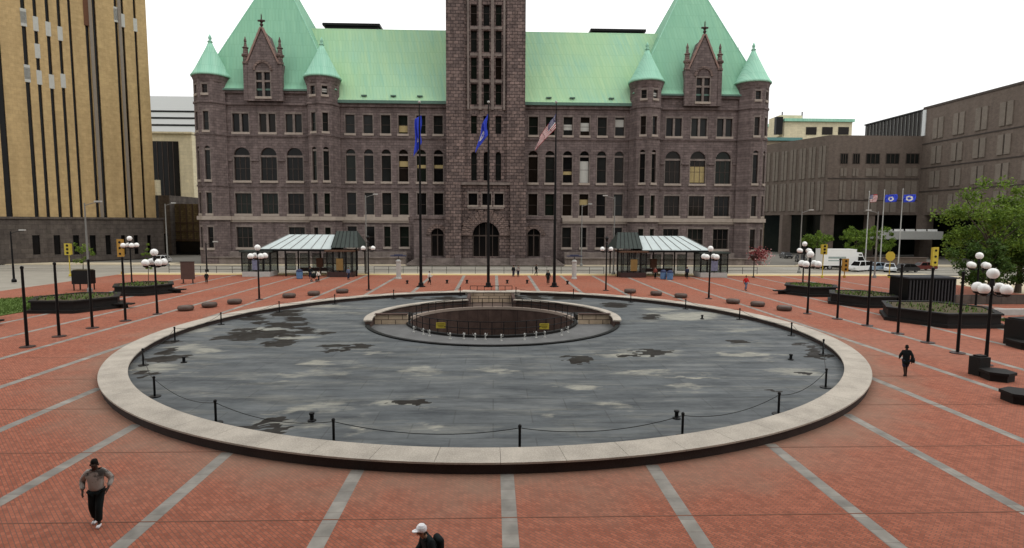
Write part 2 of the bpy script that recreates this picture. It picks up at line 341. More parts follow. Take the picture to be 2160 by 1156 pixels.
ORD = ['first', 'second', 'third', 'fourth', 'fifth', 'sixth', 'seventh', 'eighth', 'ninth', 'tenth', 'eleventh', 'twelfth', 'thirteenth', 'fourteenth', 'fifteenth', 'sixteenth', 'seventeenth', 'eighteenth', 'nineteenth', 'twentieth', 'twenty-first', 'twenty-second']

# ================================================================== GROUND
POOLC = (0.0, 41.0)
def ring_pts(cx, cy, r, n=96): return [(cx + r * math.cos(2 * PI * i / n), cy + r * math.sin(2 * PI * i / n)) for i in range(n)]
# plaza sheet with a circular opening for the basin
mb = MB(); n = 96; hole = ring_pts(*POOLC, 23.1, n)
X0, X1, Y0, Y1 = -56.0, 62.0, 1.0, 87.0
def sq(a):
    c, s_ = math.cos(a), math.sin(a); ts = []
    if c > 1e-9: ts.append((X1 - POOLC[0]) / c)
    if c < -1e-9: ts.append((X0 - POOLC[0]) / c)
    if s_ > 1e-9: ts.append((Y1 - POOLC[1]) / s_)
    if s_ < -1e-9: ts.append((Y0 - POOLC[1]) / s_)
    t = min(ts); return (POOLC[0] + c * t, POOLC[1] + s_ * t)
angs = sorted([2 * PI * i / n for i in range(n)] + [math.atan2(y - POOLC[1], x - POOLC[0]) % (2 * PI) for x in (X0, X1) for y in (Y0, Y1)])
for i in range(len(angs)):
    a, b = angs[i], angs[(i + 1) % len(angs)]
    h1 = (POOLC[0] + 23.1 * math.cos(a), POOLC[1] + 23.1 * math.sin(a)); h2 = (POOLC[0] + 23.1 * math.cos(b), POOLC[1] + 23.1 * math.sin(b))
    s1, s2 = sq(a), sq(b)
    mb.quad((*h1, 0), (*s1, 0), (*s2, 0), (*h2, 0))
tag(mb.build('plaza_paving', PAVING), kind='structure')
# far ground: one sheet to the horizon, with the plaza rectangle cut out of it
mb = MB()
BX = 1500
for (a, b, c, d) in ((-BX, BX, -300, Y0), (-BX, X0, Y0, Y1), (X1, BX, Y0, Y1), (-BX, BX, Y1, 1800)):
    mb.quad((a, c, -.15), (b, c, -.15), (b, d, -.15), (a, d, -.15))
mb.quad((X0, Y0, -.15), (X0, Y1, -.15), (X0, Y1, 0), (X0, Y0, 0)); mb.quad((X1, Y0, -.15), (X1, Y1, -.15), (X1, Y1, 0), (X1, Y0, 0))
mb.quad((X0, Y0, -.15), (X1, Y0, -.15), (X1, Y0, 0), (X0, Y0, 0)); mb.quad((X0, Y1, -.15), (X1, Y1, -.15), (X1, Y1, 0), (X0, Y1, 0))
tag(mb.build('ground', GROUNDM), kind='structure')
# streets: one beyond the plaza, cross street left and right
mb = MB()
mb.quad((-140, 91, -.14), (170, 91, -.14), (170, 107.2, -.14), (-140, 107.2, -.14))
mb.quad((-78, 20, -.136), (X0 - .3, 20, -.136), (X0 - .3, 91, -.136), (-78, 91, -.136))
mb.quad((75, 20, -.136), (100, 20, -.136), (100, 91, -.136), (75, 91, -.136))
tag(mb.build('street', ASPH), kind='structure')
mb = MB()
for yy in (94.0, 95.43, 98.2, 99.63): mb.box(-140, 170, yy - .035, yy + .035, -.138, -.128)
tag(mb.build('tram_track', BLACK), kind='structure')
mb = MB()
for k in range(-14, 18): mb.box(k * 9 - 1.5, k * 9 + 1.5, 102.0, 102.12, -.136, -.132)
tag(mb.build('road_markings', WHITEP), kind='structure')
# raised platform pavement between plaza and tracks, with a yellow edge
mb = MB(); mb.box(X0, X1 + 8, 87.0, 88.9, -.15, .012, 1); mb.box(X0, X1 + 8, 88.9, 91.0, -.15, .008, 0)
tag(mb.build('platform_pavement', [CONC, TACT]), kind='structure')
mb = MB(); mb.box(-60, 60, 107.2, 108.9, -.15, .0)
mb.box(-140, -60, 107.2, 112, -.15, .0); mb.box(60, 170, 107.2, 112, -.15, .0); mb.box(X1 + .0, 75, 20, 87.0, -.15, -.01)
tag(mb.build('pavement', CONC), kind='structure')
# pale strips running towards the building and dark expansion joints across
mb = MB()
def strip_seg(x, ya, yb, z=.004, wd=.215):
    mb.quad((x - wd, ya, z), (x + wd, ya, z), (x + wd, yb, z), (x - wd, yb, z))
for k in range(-9, 11):
    x = .45 + 4.87 * k
    dx = abs(x - POOLC[0])
    if dx < 23:
        h = math.sqrt(23.17 ** 2 - dx * dx); strip_seg(x, 1.2, 41 - h); strip_seg(x, 41 + h, 86.8)
    else: strip_seg(x, 1.2, 86.8)
tag(mb.build('paving_strips', GSTRIP), kind='structure')
mb = MB()
def joint(y, x0=-55.8, x1=61.8):
    dy = abs(y - 41); segs = [(x0, x1)]
    if dy < 23.1: h = math.sqrt(23.17 ** 2 - dy * dy); segs = [(x0, -h), (h, x1)]
    for a, b in segs:
        mb.quad((a, y - .024, .008), (b, y - .024, .008), (b, y + .024, .008), (a, y + .024, .008))
for k in range(17):
    joint(5.6 + 4.75 * k)
tag(mb.build('expansion_joints', plain('joint_grime', (.20, .092, .063), .9, var=.4, scale=1)), kind='structure')
# lawn areas
def grass_patch(pts, name='lawn'):
    mb = MB(); mb.prism([(p.x, p.y) for p in pts], .002, .07)
    rnd = random.Random(3)
    xs = [p.x for p in pts]; ys = [p.y for p in pts]
    def inside(x, y):
        c = False; j = len(pts) - 1
        for i in range(len(pts)):
            if (pts[i].y > y) != (pts[j].y > y) and x < (pts[j].x - pts[i].x) * (y - pts[i].y) / (pts[j].y - pts[i].y) + pts[i].x: c = not c
            j = i
        return c
    for _ in range(7000):
        x = rnd.uniform(min(xs), max(xs)); y = rnd.uniform(min(ys), max(ys))
        if not inside(x, y): continue
        a = rnd.uniform(0, PI); h = rnd.uniform(.08, .22)
        mb.add([(x - .05 * math.cos(a), y - .05 * math.sin(a), .06), (x + .05 * math.cos(a), y + .05 * math.sin(a), .06), (x + rnd.uniform(-.06, .06), y + rnd.uniform(-.06, .06), .06 + h)], [(0, 1, 2)])
    tag(mb.build(name, GRASS), kind='stuff')
grass_patch([Vector((-52, 47, 0)), Vector((-41.5, 49, 0)), Vector((-40.3, 62.5, 0)), Vector((-46, 62.5, 0)), Vector((-52, 58, 0))])
grass_patch([Vector((38.5, 59.4, 0)), Vector((44.5, 59.6, 0)), Vector((44.5, 63.0, 0)), Vector((38.5, 63, 0))])
grass_patch([Vector((42.5, 41.5, 0)), Vector((54, 41.5, 0)), Vector((54, 47, 0)), Vector((42.8, 47, 0))])

# ================================================================== CITY HALL
CX = -1.5
YW, YP, YT = 112.0, 111.0, 110.0
hall = thing('city_hall', 'purplish brown rusticated granite city hall with green copper roofs and a central clock tower shaft', 'city hall', (CX, YW, 0), world=True)
def wall_holes(mb, O, U, Nn, u0, u1, z0, z1, holes, depth=.45, mi=0):
    """wall face with rectangular/arched openings. hole = (ua, ub, za, zb, arched)"""
    P = lambda u, n, z: (O[0] + U[0] * u + Nn[0] * n, O[1] + U[1] * u + Nn[1] * n, z)
    us = sorted(set([u0, u1] + [h[0] for h in holes] + [h[1] for h in holes]))
    zs = sorted(set([z0, z1] + [h[2] for h in holes] + [h[3] for h in holes]))
    us = [u for u in us if u0 - 1e-6 <= u <= u1 + 1e-6]; zs = [z for z in zs if z0 - 1e-6 <= z <= z1 + 1e-6]
    for i in range(len(us) - 1):
        run = None
        for j in range(len(zs) - 1):
            um, zm = (us[i] + us[i + 1]) / 2, (zs[j] + zs[j + 1]) / 2
            inh = any(h[0] < um < h[1] and h[2] < zm < h[3] for h in holes)
            if not inh: mb.quad(P(us[i], 0, zs[j]), P(us[i + 1], 0, zs[j]), P(us[i + 1], 0, zs[j + 1]), P(us[i], 0, zs[j + 1]), mi)
    for h in holes:
        a, b, c, d, arch = h; zt = d; seg = []
        if arch:
            r = (b - a) / 2; uc = (a + b) / 2; zt = d - r
            seg = [(uc - r * math.cos(PI * k / 12), zt + r * math.sin(PI * k / 12)) for k in range(13)]
            mb.poly([P(a, 0, d)] + [P(u, 0, z) for u, z in reversed(seg[:7])][0:7], mi)
            mb.poly([P(b, 0, d)] + [P(u, 0, z) for u, z in reversed(seg[6:])], mi)
        else: seg = [(a, d), (b, d)]
        for k in range(len(seg) - 1):
            (p, q), (p2, q2) = seg[k], seg[k + 1]
            mb.quad(P(p, 0, q), P(p2, 0, q2), P(p2, -depth, q2), P(p, -depth, q), mi)
        mb.quad(P(a, 0, c), P(a, 0, zt), P(a, -depth, zt), P(a, -depth, c), mi); mb.quad(P(b, 0, c), P(b, 0, zt), P(b, -depth, zt), P(b, -depth, c), mi)
        mb.quad(P(a, 0, c), P(b, 0, c), P(b, -depth, c), P(a, -depth, c), mi)
WRND = random.Random(11)
def add_window(parent, O, U, Nn, h, style='sash', surround=True, blind=None, depth=.45, name=None):
    """window > pane, surround, (blind)"""
    a, b, c, d, arch = h
    P = lambda u, n, z: (O[0] + U[0] * u + Nn[0] * n, O[1] + U[1] * u + Nn[1] * n, z)
    w_ = b - a; r = w_ / 2; uc = (a + b) / 2; zt = d - r if arch else d; t = .07
    fr = MB(); n0, n1 = -depth + .03, -depth + .13
    fr.obox(O, U, Nn, a, a + t, n0, n1, c, zt); fr.obox(O, U, Nn, b - t, b, n0, n1, c, zt); fr.obox(O, U, Nn, a + t, b - t, n0, n1, c, c + t)
    if arch:
        for k in range(12):
            t0, t1 = PI * k / 12, PI * (k + 1) / 12; q = []
            for rr, tt in ((r, t0), (r, t1), (r - t, t1), (r - t, t0)): q.append((uc - rr * math.cos(tt), zt + rr * math.sin(tt)))
            fr.add([P(u, n0, z) for u, z in q] + [P(u, n1, z) for u, z in q], [(0, 1, 2, 3), (7, 6, 5, 4), (0, 4, 5, 1), (2, 6, 7, 3)])
    else: fr.obox(O, U, Nn, a + t, b - t, n0, n1, d - t, d)
    if style in ('sash', 'triple', 'tall'): zm = c + (zt - c) * (.48 if style != 'tall' else .62); fr.obox(O, U, Nn, a + t, b - t, n0 + .004, n1 - .004, zm - .04, zm + .04)
    if style == 'triple':
        for q in (a + w_ * .33, a + w_ * .67): fr.obox(O, U, Nn, q - .05, q + .05, n0, n1, c + t, zt)
    fo = fr.build(name or ('arched_window' if arch else 'window'), FRAME, parent)
    pm = MB(); yy = -depth + .06
    if arch: pm.poly([P(a, yy, c), P(b, yy, c)] + [P(uc + r * math.cos(PI * k / 12), yy, zt + r * math.sin(PI * k / 12)) for k in range(13)])
    else: pm.quad(P(a, yy, c), P(b, yy, c), P(b, yy, d), P(a, yy, d))
    pm.build('pane', WRND.choice(GL), fo)
    if surround:
        sm = MB(); s = .16
        sm.obox(O, U, Nn, a - .2, b + .2, -.05, .2, c - .42, c - .004, 1)           # sill
        sm.obox(O, U, Nn, a - s, a - .004, -.05, .035, c, zt); sm.obox(O, U, Nn, b + .004, b + s, -.05, .035, c, zt)
        if not arch: sm.obox(O, U, Nn, a - s, b + s, -.05, .05, d + .004, d + .34)
        if arch: sm.obox(O, U, Nn, a + .0, b - .0, -depth + .14, -.12, zt - .3, zt + .06)    # stone transom
        if style == 'pair' or style == 'dormer': sm.obox(O, U, Nn, uc - .2, uc + .2, -depth + .14, .0, c, zt)
        if style == 'dormer': sm.obox(O, U, Nn, a, b, -depth + .15, -.06, c + (d - c) * .6, c + (d - c) * .68)
        sm.build('surround', [TRIM, BELT], fo)
    if blind:
        f0, f1, mt = blind; bm_ = MB(); bm_.obox(O, U, Nn, a + t, b - t, n1 - .045, n1 - .02, c + (zt - c) * f0, c + (zt - c) * f1); bm_.build('blind', mt, fo)
    return fo

def zrow(px, y0, y1, Y): return F(px, y1, Y)[1], F(px, y0, Y)[1]
NY = (0, -1)
WX = (1, 0)
def dpx(px, py, Y): return CX - F(px, py, Y)[0]
wallb = MB()          # main walls
# ---- wings
wc = [dpx((a + b) / 2, 262, YW) for a, b in ((728.6, 748), (767, 785.6), (804, 823), (841, 859), (879, 897), (915, 933.5))]
WR = dict(top=zrow(830, 243, 282, YW), arc=zrow(830, 315, 383, YW), mid=zrow(830, 407, 453, YW), low=zrow(830, 478, 520.5, YW))
ZBELT = F(830, 461, YW)[1]; ZEAVE = F(830, 214, YW)[1]
PROW = dict(top=zrow(561, 240, 279, YP), arc=zrow(561, 311, 381, YP), mid=zrow(561, 408, 451, YP), low=zrow(561, 479, 522, YP))
ZPE = F(560, 189, YP)[1]
blinds_w = {(1, 'top', 3): (.1, .45, BLIND), (1, 'arc', 3): (.55, .75, BLIND), (1, 'arc', 4): (.5, .62, BLIND), (1, 'arc', 5): (.5, .62, BLIND),
            (-1, 'top', 2): (.25, .7, BLINDW), (-1, 'top', 3): (.3, .6, BLINDW), (-1, 'arc', 2): (.0, .8, BLINDW), (-1, 'arc', 3): (.3, .42, BLIND), (-1, 'mid', 2): (.5, .75, BLIND), (-1,'top',0):(.5,.9,BLINDW)}
for s in (1, -1):                       # s = 1 : left of the tower as seen
    # u runs along +x; x = CX - s*d
    cols = [CX - s * d for d in wc]
    x0, x1 = sorted((CX - s * 7.0, CX - s * 29.2)); O = (0, YW); holes = []
    for rn, (za, zb) in WR.items():
        for k, x in enumerate(cols):
            if rn == 'low' and k >= 4: continue
            hw = .88 if rn != 'arc' else .9
            if rn == 'low' and k == 2: hw = .62
            h = (x - hw, x + hw, za, zb, rn == 'arc'); holes.append(h)
            add_window(hall, O, WX, NY, h, 'sash', True, blinds_w.get((s, rn, k)))
    wall_holes(wallb, O, WX, NY, x0, x1, 0, ZEAVE, holes)
# ---- pavilions
TR = 2.85
dTi, dTo = dpx(683, 300, YP + .6), dpx(451, 300, YP + .6)
pc = [dpx(p, 345, YP) for p in (510.5, 567, 622)]
for s in (1, -1):
    x0, x1 = sorted((CX - s * (dTi + 1.5), CX - s * (dTo - 1.5))); O = (0, YP); holes = []
    for rn, (za, zb) in PROW.items():
        for k, d in enumerate(pc):
            if rn == 'low' and k == 1 and s == 1: continue
            x = CX - s * d; hw = 1.5
            h = (x - hw, x + hw, za, zb, rn == 'arc'); holes.append(h)
            bl = None
            if s == -1 and rn == 'arc' and k == 1: bl = (.05, .7, BLIND)
            add_window(hall, O, WX, NY, h, {'top': 'pair', 'arc': 'triple', 'mid': 'triple', 'low': 'triple'}[rn], True, bl)
    wall_holes(wallb, O, WX, NY, x0, x1, 0, ZPE, holes)
    # flanks and back of the building
    xo = CX - s * dTo
    wallb.quad((xo, YP + .5, 0), (xo, YP + 27, 0), (xo, YP + 27, ZPE), (xo, YP + .5, ZPE))
    wallb.quad((CX - s * (dTi), YP + .02, 25), (CX - s * (dTi), YP + 24, 25), (CX - s * (dTi), YP + 24, ZPE), (CX - s * dTi, YP + .02, ZPE))
wallb.quad((CX - dTo, YP + 27, 0), (CX + dTo, YP + 27, 0), (CX + dTo, YP + 27, ZEAVE), (CX - dTo, YP + 27, ZEAVE))
wallb.build('wall', STONE, hall)
# side windows on the flanks, a plain row of panes seen only from an angle
for s in (1, -1):
    O = (CX - s * dTo, YP); U = (0, 1); Nn = (-s, 0)
    for rn in ('top', 'mid'):
        za, zb = PROW[rn]
        for k in range(3):
            u = 7 + k * 6.2; fr = MB(); fr.obox(O, U, Nn, u, u + 1.8, .01, .08, za, zb); f_ = fr.build('window', FRAME, hall)
            pn = MB(); pn.obox(O, U, Nn, u + .12, u + 1.68, .084, .1, za + .12, zb - .12); pn.build('pane', GL[0], f_)
# ---- belts, cornices, base plinth
for s in (1, -1):
    cb = MB()
    xa, xb = sorted((CX - s * 14.9, CX - s * (dTi - 2.6))); cb.box(xa, xb, YW - .4, YW + .1, ZBELT - .42, ZBELT + .3); cb.box(xa, xb, YW - .22, YW + .1, ZBELT - .8, ZBELT - .424)
    xa, xb = sorted((CX - s * (dTi + 2.6), CX - s * (dTo - 2.6))); cb.box(xa, xb, YP - .4, YP + .1, ZBELT - .42, ZBELT + .3); cb.box(xa, xb, YP - .22, YP + .1, ZBELT - .8, ZBELT - .424)
    cb.build('belt_course', BELT, hall)
zc2 = F(830, 290, YW)[1]; zc3 = F(830, 394, YW)[1]; zarch = F(560, 338, YP)[1]
for s in (1, -1):
    cb = MB()
    for (a, b, Y) in ((7.3, dTi - 2.6, YW), (dTi + 2.6, dTo - 2.6, YP)):
        xa, xb = sorted((CX - s * a, CX - s * b))
        cb.box(xa, xb, Y - .18, Y + .1, zc2 - .2, zc2 + .12)
        cb.box(xa, xb, Y - .12, Y + .1, zc3 - .28, zc3 + .02)
    xa, xb = sorted((CX - s * (dTi + 2.6), CX - s * (dTo - 2.6)))
    cb.box(xa, xb, YP - .3, YP + .1, F(560, 220, YP)[1] - .2, F(560, 220, YP)[1] + .25)
    for k in range(4):     # impost band between the big arches
        e = [dTi + 2.6, pc[2] + 1.75, pc[1] + 1.75, pc[0] + 1.75][k]; f = [pc[2] - 1.75, pc[1] - 1.75, pc[0] - 1.75, dTo - 2.6][k]
        xa, xb = sorted((CX - s * min(e, f), CX - s * max(e, f)))
        cb.box(xa, xb, YP - .2, YP + .1, zarch - .22, zarch + .18)
    cb.build('string_course', STONE, hall)
for s in (1, -1):
    cb = MB()
    xa, xb = sorted((CX - s * 7.3, CX - s * (dTi - 2.6)))
    cb.box(xa, xb, YW - .35, YW + .1, ZEAVE - 1.1, ZEAVE - .5, 0); cb.box(xa, xb, YW - .8, YW + .1, ZEAVE - .496, ZEAVE + .05, 1)
    xa, xb = sorted((CX - s * (dTi + 2.2), CX - s * (dTo - 2.2)))
    cb.box(xa, xb, YP - .45, YP + .1, ZPE - .7, ZPE - .3, 0); cb.box(xa, xb, YP - .7, YP + .1, ZPE - .296, ZPE + .02, 1)
    cb.build('cornice', [STONE, CU_DK], hall)
for s in (1, -1):
    cb = MB()
    xa, xb = sorted((CX - s * 15.2, CX - s * (dTo + 1))); cb.box(xa, xb, YW - 3.0, YW - .0, 0, 1.15); cb.box(xa, xb, YW - 3.25, YW - 2.6, 1.152, 1.4)
    xa, xb = sorted((CX - s * 15.2, CX - s * (dTo - 2.5))); cb.box(xa, xb, YP - .6, YP + .2, 1.154, 2.3)
    cb.build('plinth', TRIM, hall)
# ---- turrets
def turret(s, d, inner):
    cx, cy = CX - s * d, YP + .75
    side = 2 * TR * math.tan(PI / 8); r = TR / math.cos(PI / 8)
    zt = F(680 if inner else 444, 166 if inner else 163, YP)[1]
    mb = MB(); wins = []
    dirs = [k * PI / 4 + (PI / 8 if inner else 0) for k in range(8)]
    zz = zrow(698, 186, 204, YP)
    for a in dirs:
        nx, ny = math.cos(a), math.sin(a)
        if ny > .75: continue
        U = (-ny, nx); Oc = (cx + nx * TR - U[0] * side / 2, cy + ny * TR - U[1] * side / 2); holes = []
        front = ny < -.85 if inner else (ny < -.9 or (ny < -.2 and nx * (-s) > .3))
        if front:
            hw = .5
            for za, zb, arch in ((*PROW['top'], 0), (*PROW['arc'], 1), (*PROW['mid'], 0), (*PROW['low'], 0), (*zz, 0)):
                h = (side / 2 - hw, side / 2 + hw, za, zb, bool(arch)); holes.append(h); wins.append((Oc, U, (nx, ny), h))
        wall_holes(mb, Oc, U, (nx, ny), 0, side, 0, zt, holes, .4)
    t = mb.build('turret', STONE, hall)
    for w_ in wins: add_window(hall, *w_, 'sash', True, (.3, .7, BLINDW) if (inner and w_[3][2] == zz[0] and w_[2][0] > 0) else None, .4)
    bb = MB(); rot = dirs[0] + PI / 8
    def band(z0, z1, rr, mi): b1_ = MB(); b1_.lathe([(rr / math.cos(PI / 8), z0), (rr / math.cos(PI / 8), z1)], cx, cy, 8, 0, rot=rot); b1_.build('turret_band', [STONE, BELT][mi], t)
    band(ZBELT - .42, ZBELT + .3, TR + .35, 1); band(zc2 - .2, zc2 + .12, TR + .15, 0); band(zc3 - .28, zc3 + .02, TR + .12, 0)
    band(F(560, 220, YP)[1] - .2, F(560, 220, YP)[1] + .2, TR + .15, 0)
    bb.lathe([(TR + .1, zt - 1.2), (TR + .4, zt - .3), (TR + .45, zt)], cx, cy, 24, 0)
    bb.build('turret_cornice', STONE, t)
    ap = F(444, 90, YP + 1)[1] if not inner else F(676, 96, YP + 1)[1]
    rf = MB(); rf.lathe([(TR + .62, zt + .004), (TR + .68, zt + .22), (TR + .45, zt + .5), ((TR + .5) * .82, zt + (ap - zt) * .22), ((TR + .5) * .51, zt + (ap - zt) * .54), ((TR + .5) * .24, zt + (ap - zt) * .82), (.3, ap)], cx, cy, 28, 0)
    rf.lathe([(.3, ap - .1), (.5, ap + .05), (.2, ap + .35), (.28, ap + .6), (.32, ap + .8), (.02, ap + 1.5)], cx, cy, 10, 0)
    rf.build('conical_roof', CU_TUR, t, smooth=True)
for s in (1, -1): turret(s, dTi, True); turret(s, dTo, False)
# ---- main copper roofs of the wings
YR = YW + 10
zr = F(830, 63, YR)[1]
for s in (1, -1):
    rb = MB(); xa, xb = sorted((CX - s * 6.9, CX - s * 40))
    prof = [(YW - .75, ZEAVE + .06), (YW - .1, ZEAVE + .9), (YR - .2, zr), (YR + .2, zr + .12), (YR + 7, zr - 3), (YW + 26, ZEAVE)]
    for i in range(len(prof) - 1):
        (y0, z0), (y1, z1) = prof[i], prof[i + 1]
        rb.quad((xa, y0, z0), (xb, y0, z0), (xb, y1, z1), (xa, y1, z1))
    rb.poly([(xa, y, z) for y, z in prof]); rb.poly([(xb, y, z) for y, z in reversed(prof)])
    rb.build('copper_roof', CU_WING, hall)
    # snow guards and small vents near the eave
    for q in ((12.5, 17.5, 23) if s == 1 else (12, 16.5, 24)):
        vb = MB(); x = CX - s * q; vb.box(x - .5, x + .5, YW - .5, YW + .3, ZEAVE + .9, ZEAVE + 1.1); vb.box(x - .08, x + .08, YW - .3, YW - .1, ZEAVE + .2, ZEAVE + .9)
        vb.build('roof_vent', CU_DK, hall)
    # dark monitor standing behind the ridge
    xa, xb = sorted((F(686, 55, YR + 4)[0], F(797, 55, YR + 4)[0])) if s == 1 else sorted((F(1250, 66, YR + 4)[0], F(1357, 66, YR + 4)[0]))
    z1 = F(740, 50, YR + 4)[1] if s == 1 else F(1300, 62, YR + 4)[1]
    mo = MB(); mo.box(xa, xb, YR + 4, YR + 9, zr - 3, z1 - .5); mo.box(xa - .5, xb + .5, YR + 3.6, YR + 9.4, z1 - .496, z1)
    mo.build('roof_monitor', BLACK, hall)
# ---- pavilion pyramid roofs
apx, apz = F(588, -70, YP + 11.5); dA = CX - apx
for s in (1, -1):
    rb = MB(); d0, d1 = dTi - 2.9, dTo + 2.75
    Y0_, Y1_ = YP - .55, YP + 25
    X = lambda d, s=s: CX - s * d
    ridge = .15
    base = [(X(d0), Y0_), (X(d1), Y0_), (X(d1), Y1_), (X(d0), Y1_)]
    z0 = ZPE + .02
    kick = .8
    b2 = [(X(d0 + .6), Y0_ + .6), (X(d1 - .6), Y0_ + .6), (X(d1 - .6), Y1_ - .6), (X(d0 + .6), Y1_ - .6)]
    top = [(X(dA - ridge), YP + 11), (X(dA + ridge), YP + 11), (X(dA + ridge), YP + 12.5), (X(dA - ridge), YP + 12.5)]
    rb.add([(*p, z0) for p in base] + [(*p, z0 + kick) for p in b2] + [(*p, apz) for p in top],
           [(i, (i + 1) % 4, 4 + (i + 1) % 4, 4 + i) for i in range(4)] + [(4 + i, 4 + (i + 1) % 4, 8 + (i + 1) % 4, 8 + i) for i in range(4)] + [(8, 9, 10, 11), (3, 2, 1, 0)])
    po = rb.build('pyramid_roof', CU_PAV, hall)
    hb = MB()
    for i in range(4): hb.tube([(*b2[i], z0 + kick), (*top[i], apz)], .09, 6)
    hb.build('hip_ridge', CU_TUR, po)
    # ---- dormer gable
    xa0, xa1 = F(522, 150, YP)[0], F(595, 150, YP)[0]; dm = CX - (xa0 + xa1) / 2; hw = (xa1 - xa0) / 2
    xc = X(dm); zsh = F(558, 134, YP)[1]; zap = F(551, 66, YP)[1]; yd = YP - .98
    hd = (xc - 1.3, xc + 1.3, F(558, 206, YP)[1], F(558, 155, YP)[1], False)
    db = MB(); wall_holes(db, (0, yd), WX, NY, xc - hw, xc + hw, ZPE - 2.25, zsh, [hd], .5)
    for q in (-hw, hw): db.quad((xc + q, yd, ZPE - 2.25), (xc + q, yd + 8, ZPE - 2.25), (xc + q, yd + 8, zsh), (xc + q, yd, zsh))
    gw = hw * .8
    db.add([(xc - gw, yd, zsh), (xc + gw, yd, zsh), (xc, yd, zap), (xc - gw, yd + 8, zsh), (xc + gw, yd + 8, zsh), (xc, yd + 8, zap)], [(0, 1, 2), (3, 5, 4), (0, 2, 5, 3), (1, 4, 5, 2)])
    db.quad((xc - hw, yd, zsh), (xc + hw, yd, zsh), (xc + hw, yd + 8, zsh), (xc - hw, yd + 8, zsh))
    for q in (-1, 1): db.box(xc + q * hw - .35, xc + q * hw + .35, yd - .12, yd + .8, ZPE - 2.25, zsh)   # corner piers
    do = db.build('dormer', STONE, hall)
    add_window(hall, (0, yd), WX, NY, hd, 'dormer', True, None, .5)
    ar = MB(); za_ = hd[3] + .35; rr = 1.75
    for k in range(12):
        t0, t1 = PI * k / 12, PI * (k + 1) / 12
        q = [(rr_, tt) for rr_, tt in ((rr, t0), (rr, t1), (rr - .4, t1), (rr - .4, t0))]
        q = [(xc - a * math.cos(b), za_ + a * math.sin(b)) for a, b in q]
        ar.add([(u, yd - .004, z) for u, z in q] + [(u, yd - .25, z) for u, z in q], [(0, 1, 2, 3), (7, 6, 5, 4), (0, 4, 5, 1), (2, 6, 7, 3), (1, 5, 6, 2), (0, 3, 7, 4)])
    ar.build('blind_arch', ARCHST, do)
    cp = MB()
    for q in (-1, 1):
        e = Vector((xc + q * (gw + .25), yd, zsh - .2)); t = Vector((xc, yd, zap + .35)); dr = (t - e).normalized(); nn = Vector((-dr.z, 0, dr.x)) * (.3 if q > 0 else -.3)
        for (y0, y1) in ((yd - .15, yd + .5),):
            cp.add([(p.x, y, p.z) for y in (y0, y1) for p in (e, t, t - nn, e - nn)], [(0, 1, 2, 3), (7, 6, 5, 4), (0, 4, 5, 1), (1, 5, 6, 2), (2, 6, 7, 3), (3, 7, 4, 0)])
        for k in range(1, 5):
            p = e + dr * (t - e).length * k / 5; cp.sphere((p.x - nn.x, yd + .15, p.z - nn.z), .22, 6)
    cp.build('gable_coping', plain('coping_red', (.25, .165, .14), .85) if 'coping_red' not in MATS else MATS['coping_red'], do)
    fb = MB(); fb.lathe([(.3, zap), (.18, zap + .6), (.35, zap + .9), (.16, zap + 1.2), (.45, zap + 1.6), (.12, zap + 1.9), (.1, zap + 2.6), (.02, zap + 2.9)], xc, yd + .15, 8)
    fb.box(xc - .65, xc + .65, yd + .05, yd + .25, zap + 1.45, zap + 1.75)
    fb.build('finial', DKRED, do)
    for q in (-1, 1):
        pb = MB(); px_ = xc + q * (hw - .05); z_ = zsh
        pb.lathe([(.62, z_ - .4), (.66, z_), (.5, z_ + .1), (.5, z_ + .9), (.75, z_ + 1.1), (.75, z_ + 1.35), (.5, z_ + 1.5), (.42, z_ + 2.4), (.6, z_ + 2.6), (.3, z_ + 2.8), (.2, z_ + 3.6), (.28, z_ + 3.8), (.05, z_ + 4.6)], px_, yd + .3, 8)
        pb.build('pinnacle', ARCHST, do)
    # finial of the side dormer, seen past the outer turret
    fx = F(470, 100, YP + 9)[0]; xf = CX - s * (CX - fx)
    z3 = F(470, 113, YP + 9)[1]; sb_ = MB()
    sb_.add([(xf + s * .9, YP + 6.4, ZPE), (xf + s * .9, YP + 11.6, ZPE), (xf + s * .9, YP + 9, z3), (xf + s * 9, YP + 6.4, ZPE), (xf + s * 9, YP + 11.6, ZPE), (xf + s * 9, YP + 9, z3)], [(0, 1, 2), (3, 5, 4), (0, 2, 5, 3), (1, 4, 5, 2), (0, 3, 4, 1)])
    sd = sb_.build('side_dormer', STONE, hall)
    fb = MB(); fb.lathe([(.3, z3 - .5), (.2, z3 + .4), (.4, z3 + .9), (.15, z3 + 1.2), (.45, z3 + 1.6), (.1, z3 + 2), (.02, z3 + 2.8)], xf + s * .9, YP + 9, 8); fb.build('finial', DKRED, sd)
# ---- tower
tw = 7.25
ZT = 96
tb = MB(); tx = [F(p, 200, YT)[0] for p in (999.5, 1026, 1051.5)]; twins = []
for (a, b) in ((10, 54.5), (64, 110), (121, 167), (176.5, 221), (244, 282)):
    za, zb = zrow(1026, a, b, YT)
    for x in tx: twins.append((x - .57, x + .57, za, zb, False))
za, zb = zrow(1026, 320, 381, YT)
for x in tx: twins.append((x - .55, x + .55, za, zb, True))
for x in (997.5, 1026.5, 1052.5):
    q = F(x, 420, YT)[0]; za, zb = zrow(1026, 408, 433, YT); twins.append((q - .85, q + .85, za, zb, False))
zA = F(1026, 469, YT)[1]; zB = F(1026, 541, YT)[1]
cxA = F(1025, 500, YT)[0]
arch_h = (cxA - 2.55, cxA + 2.55, max(zB, 1.2), zA, True)
topw = [(x - .57, x + .57, F(1026, -40, YT)[1] + k * 5.1 , F(1026, -40, YT)[1] + k * 5.1 + 4, False) for k in range(0, 5) for x in tx]
wall_holes(tb, (0, YT), WX, NY, CX - tw, CX + tw, 0, ZT, twins + [arch_h], .55)
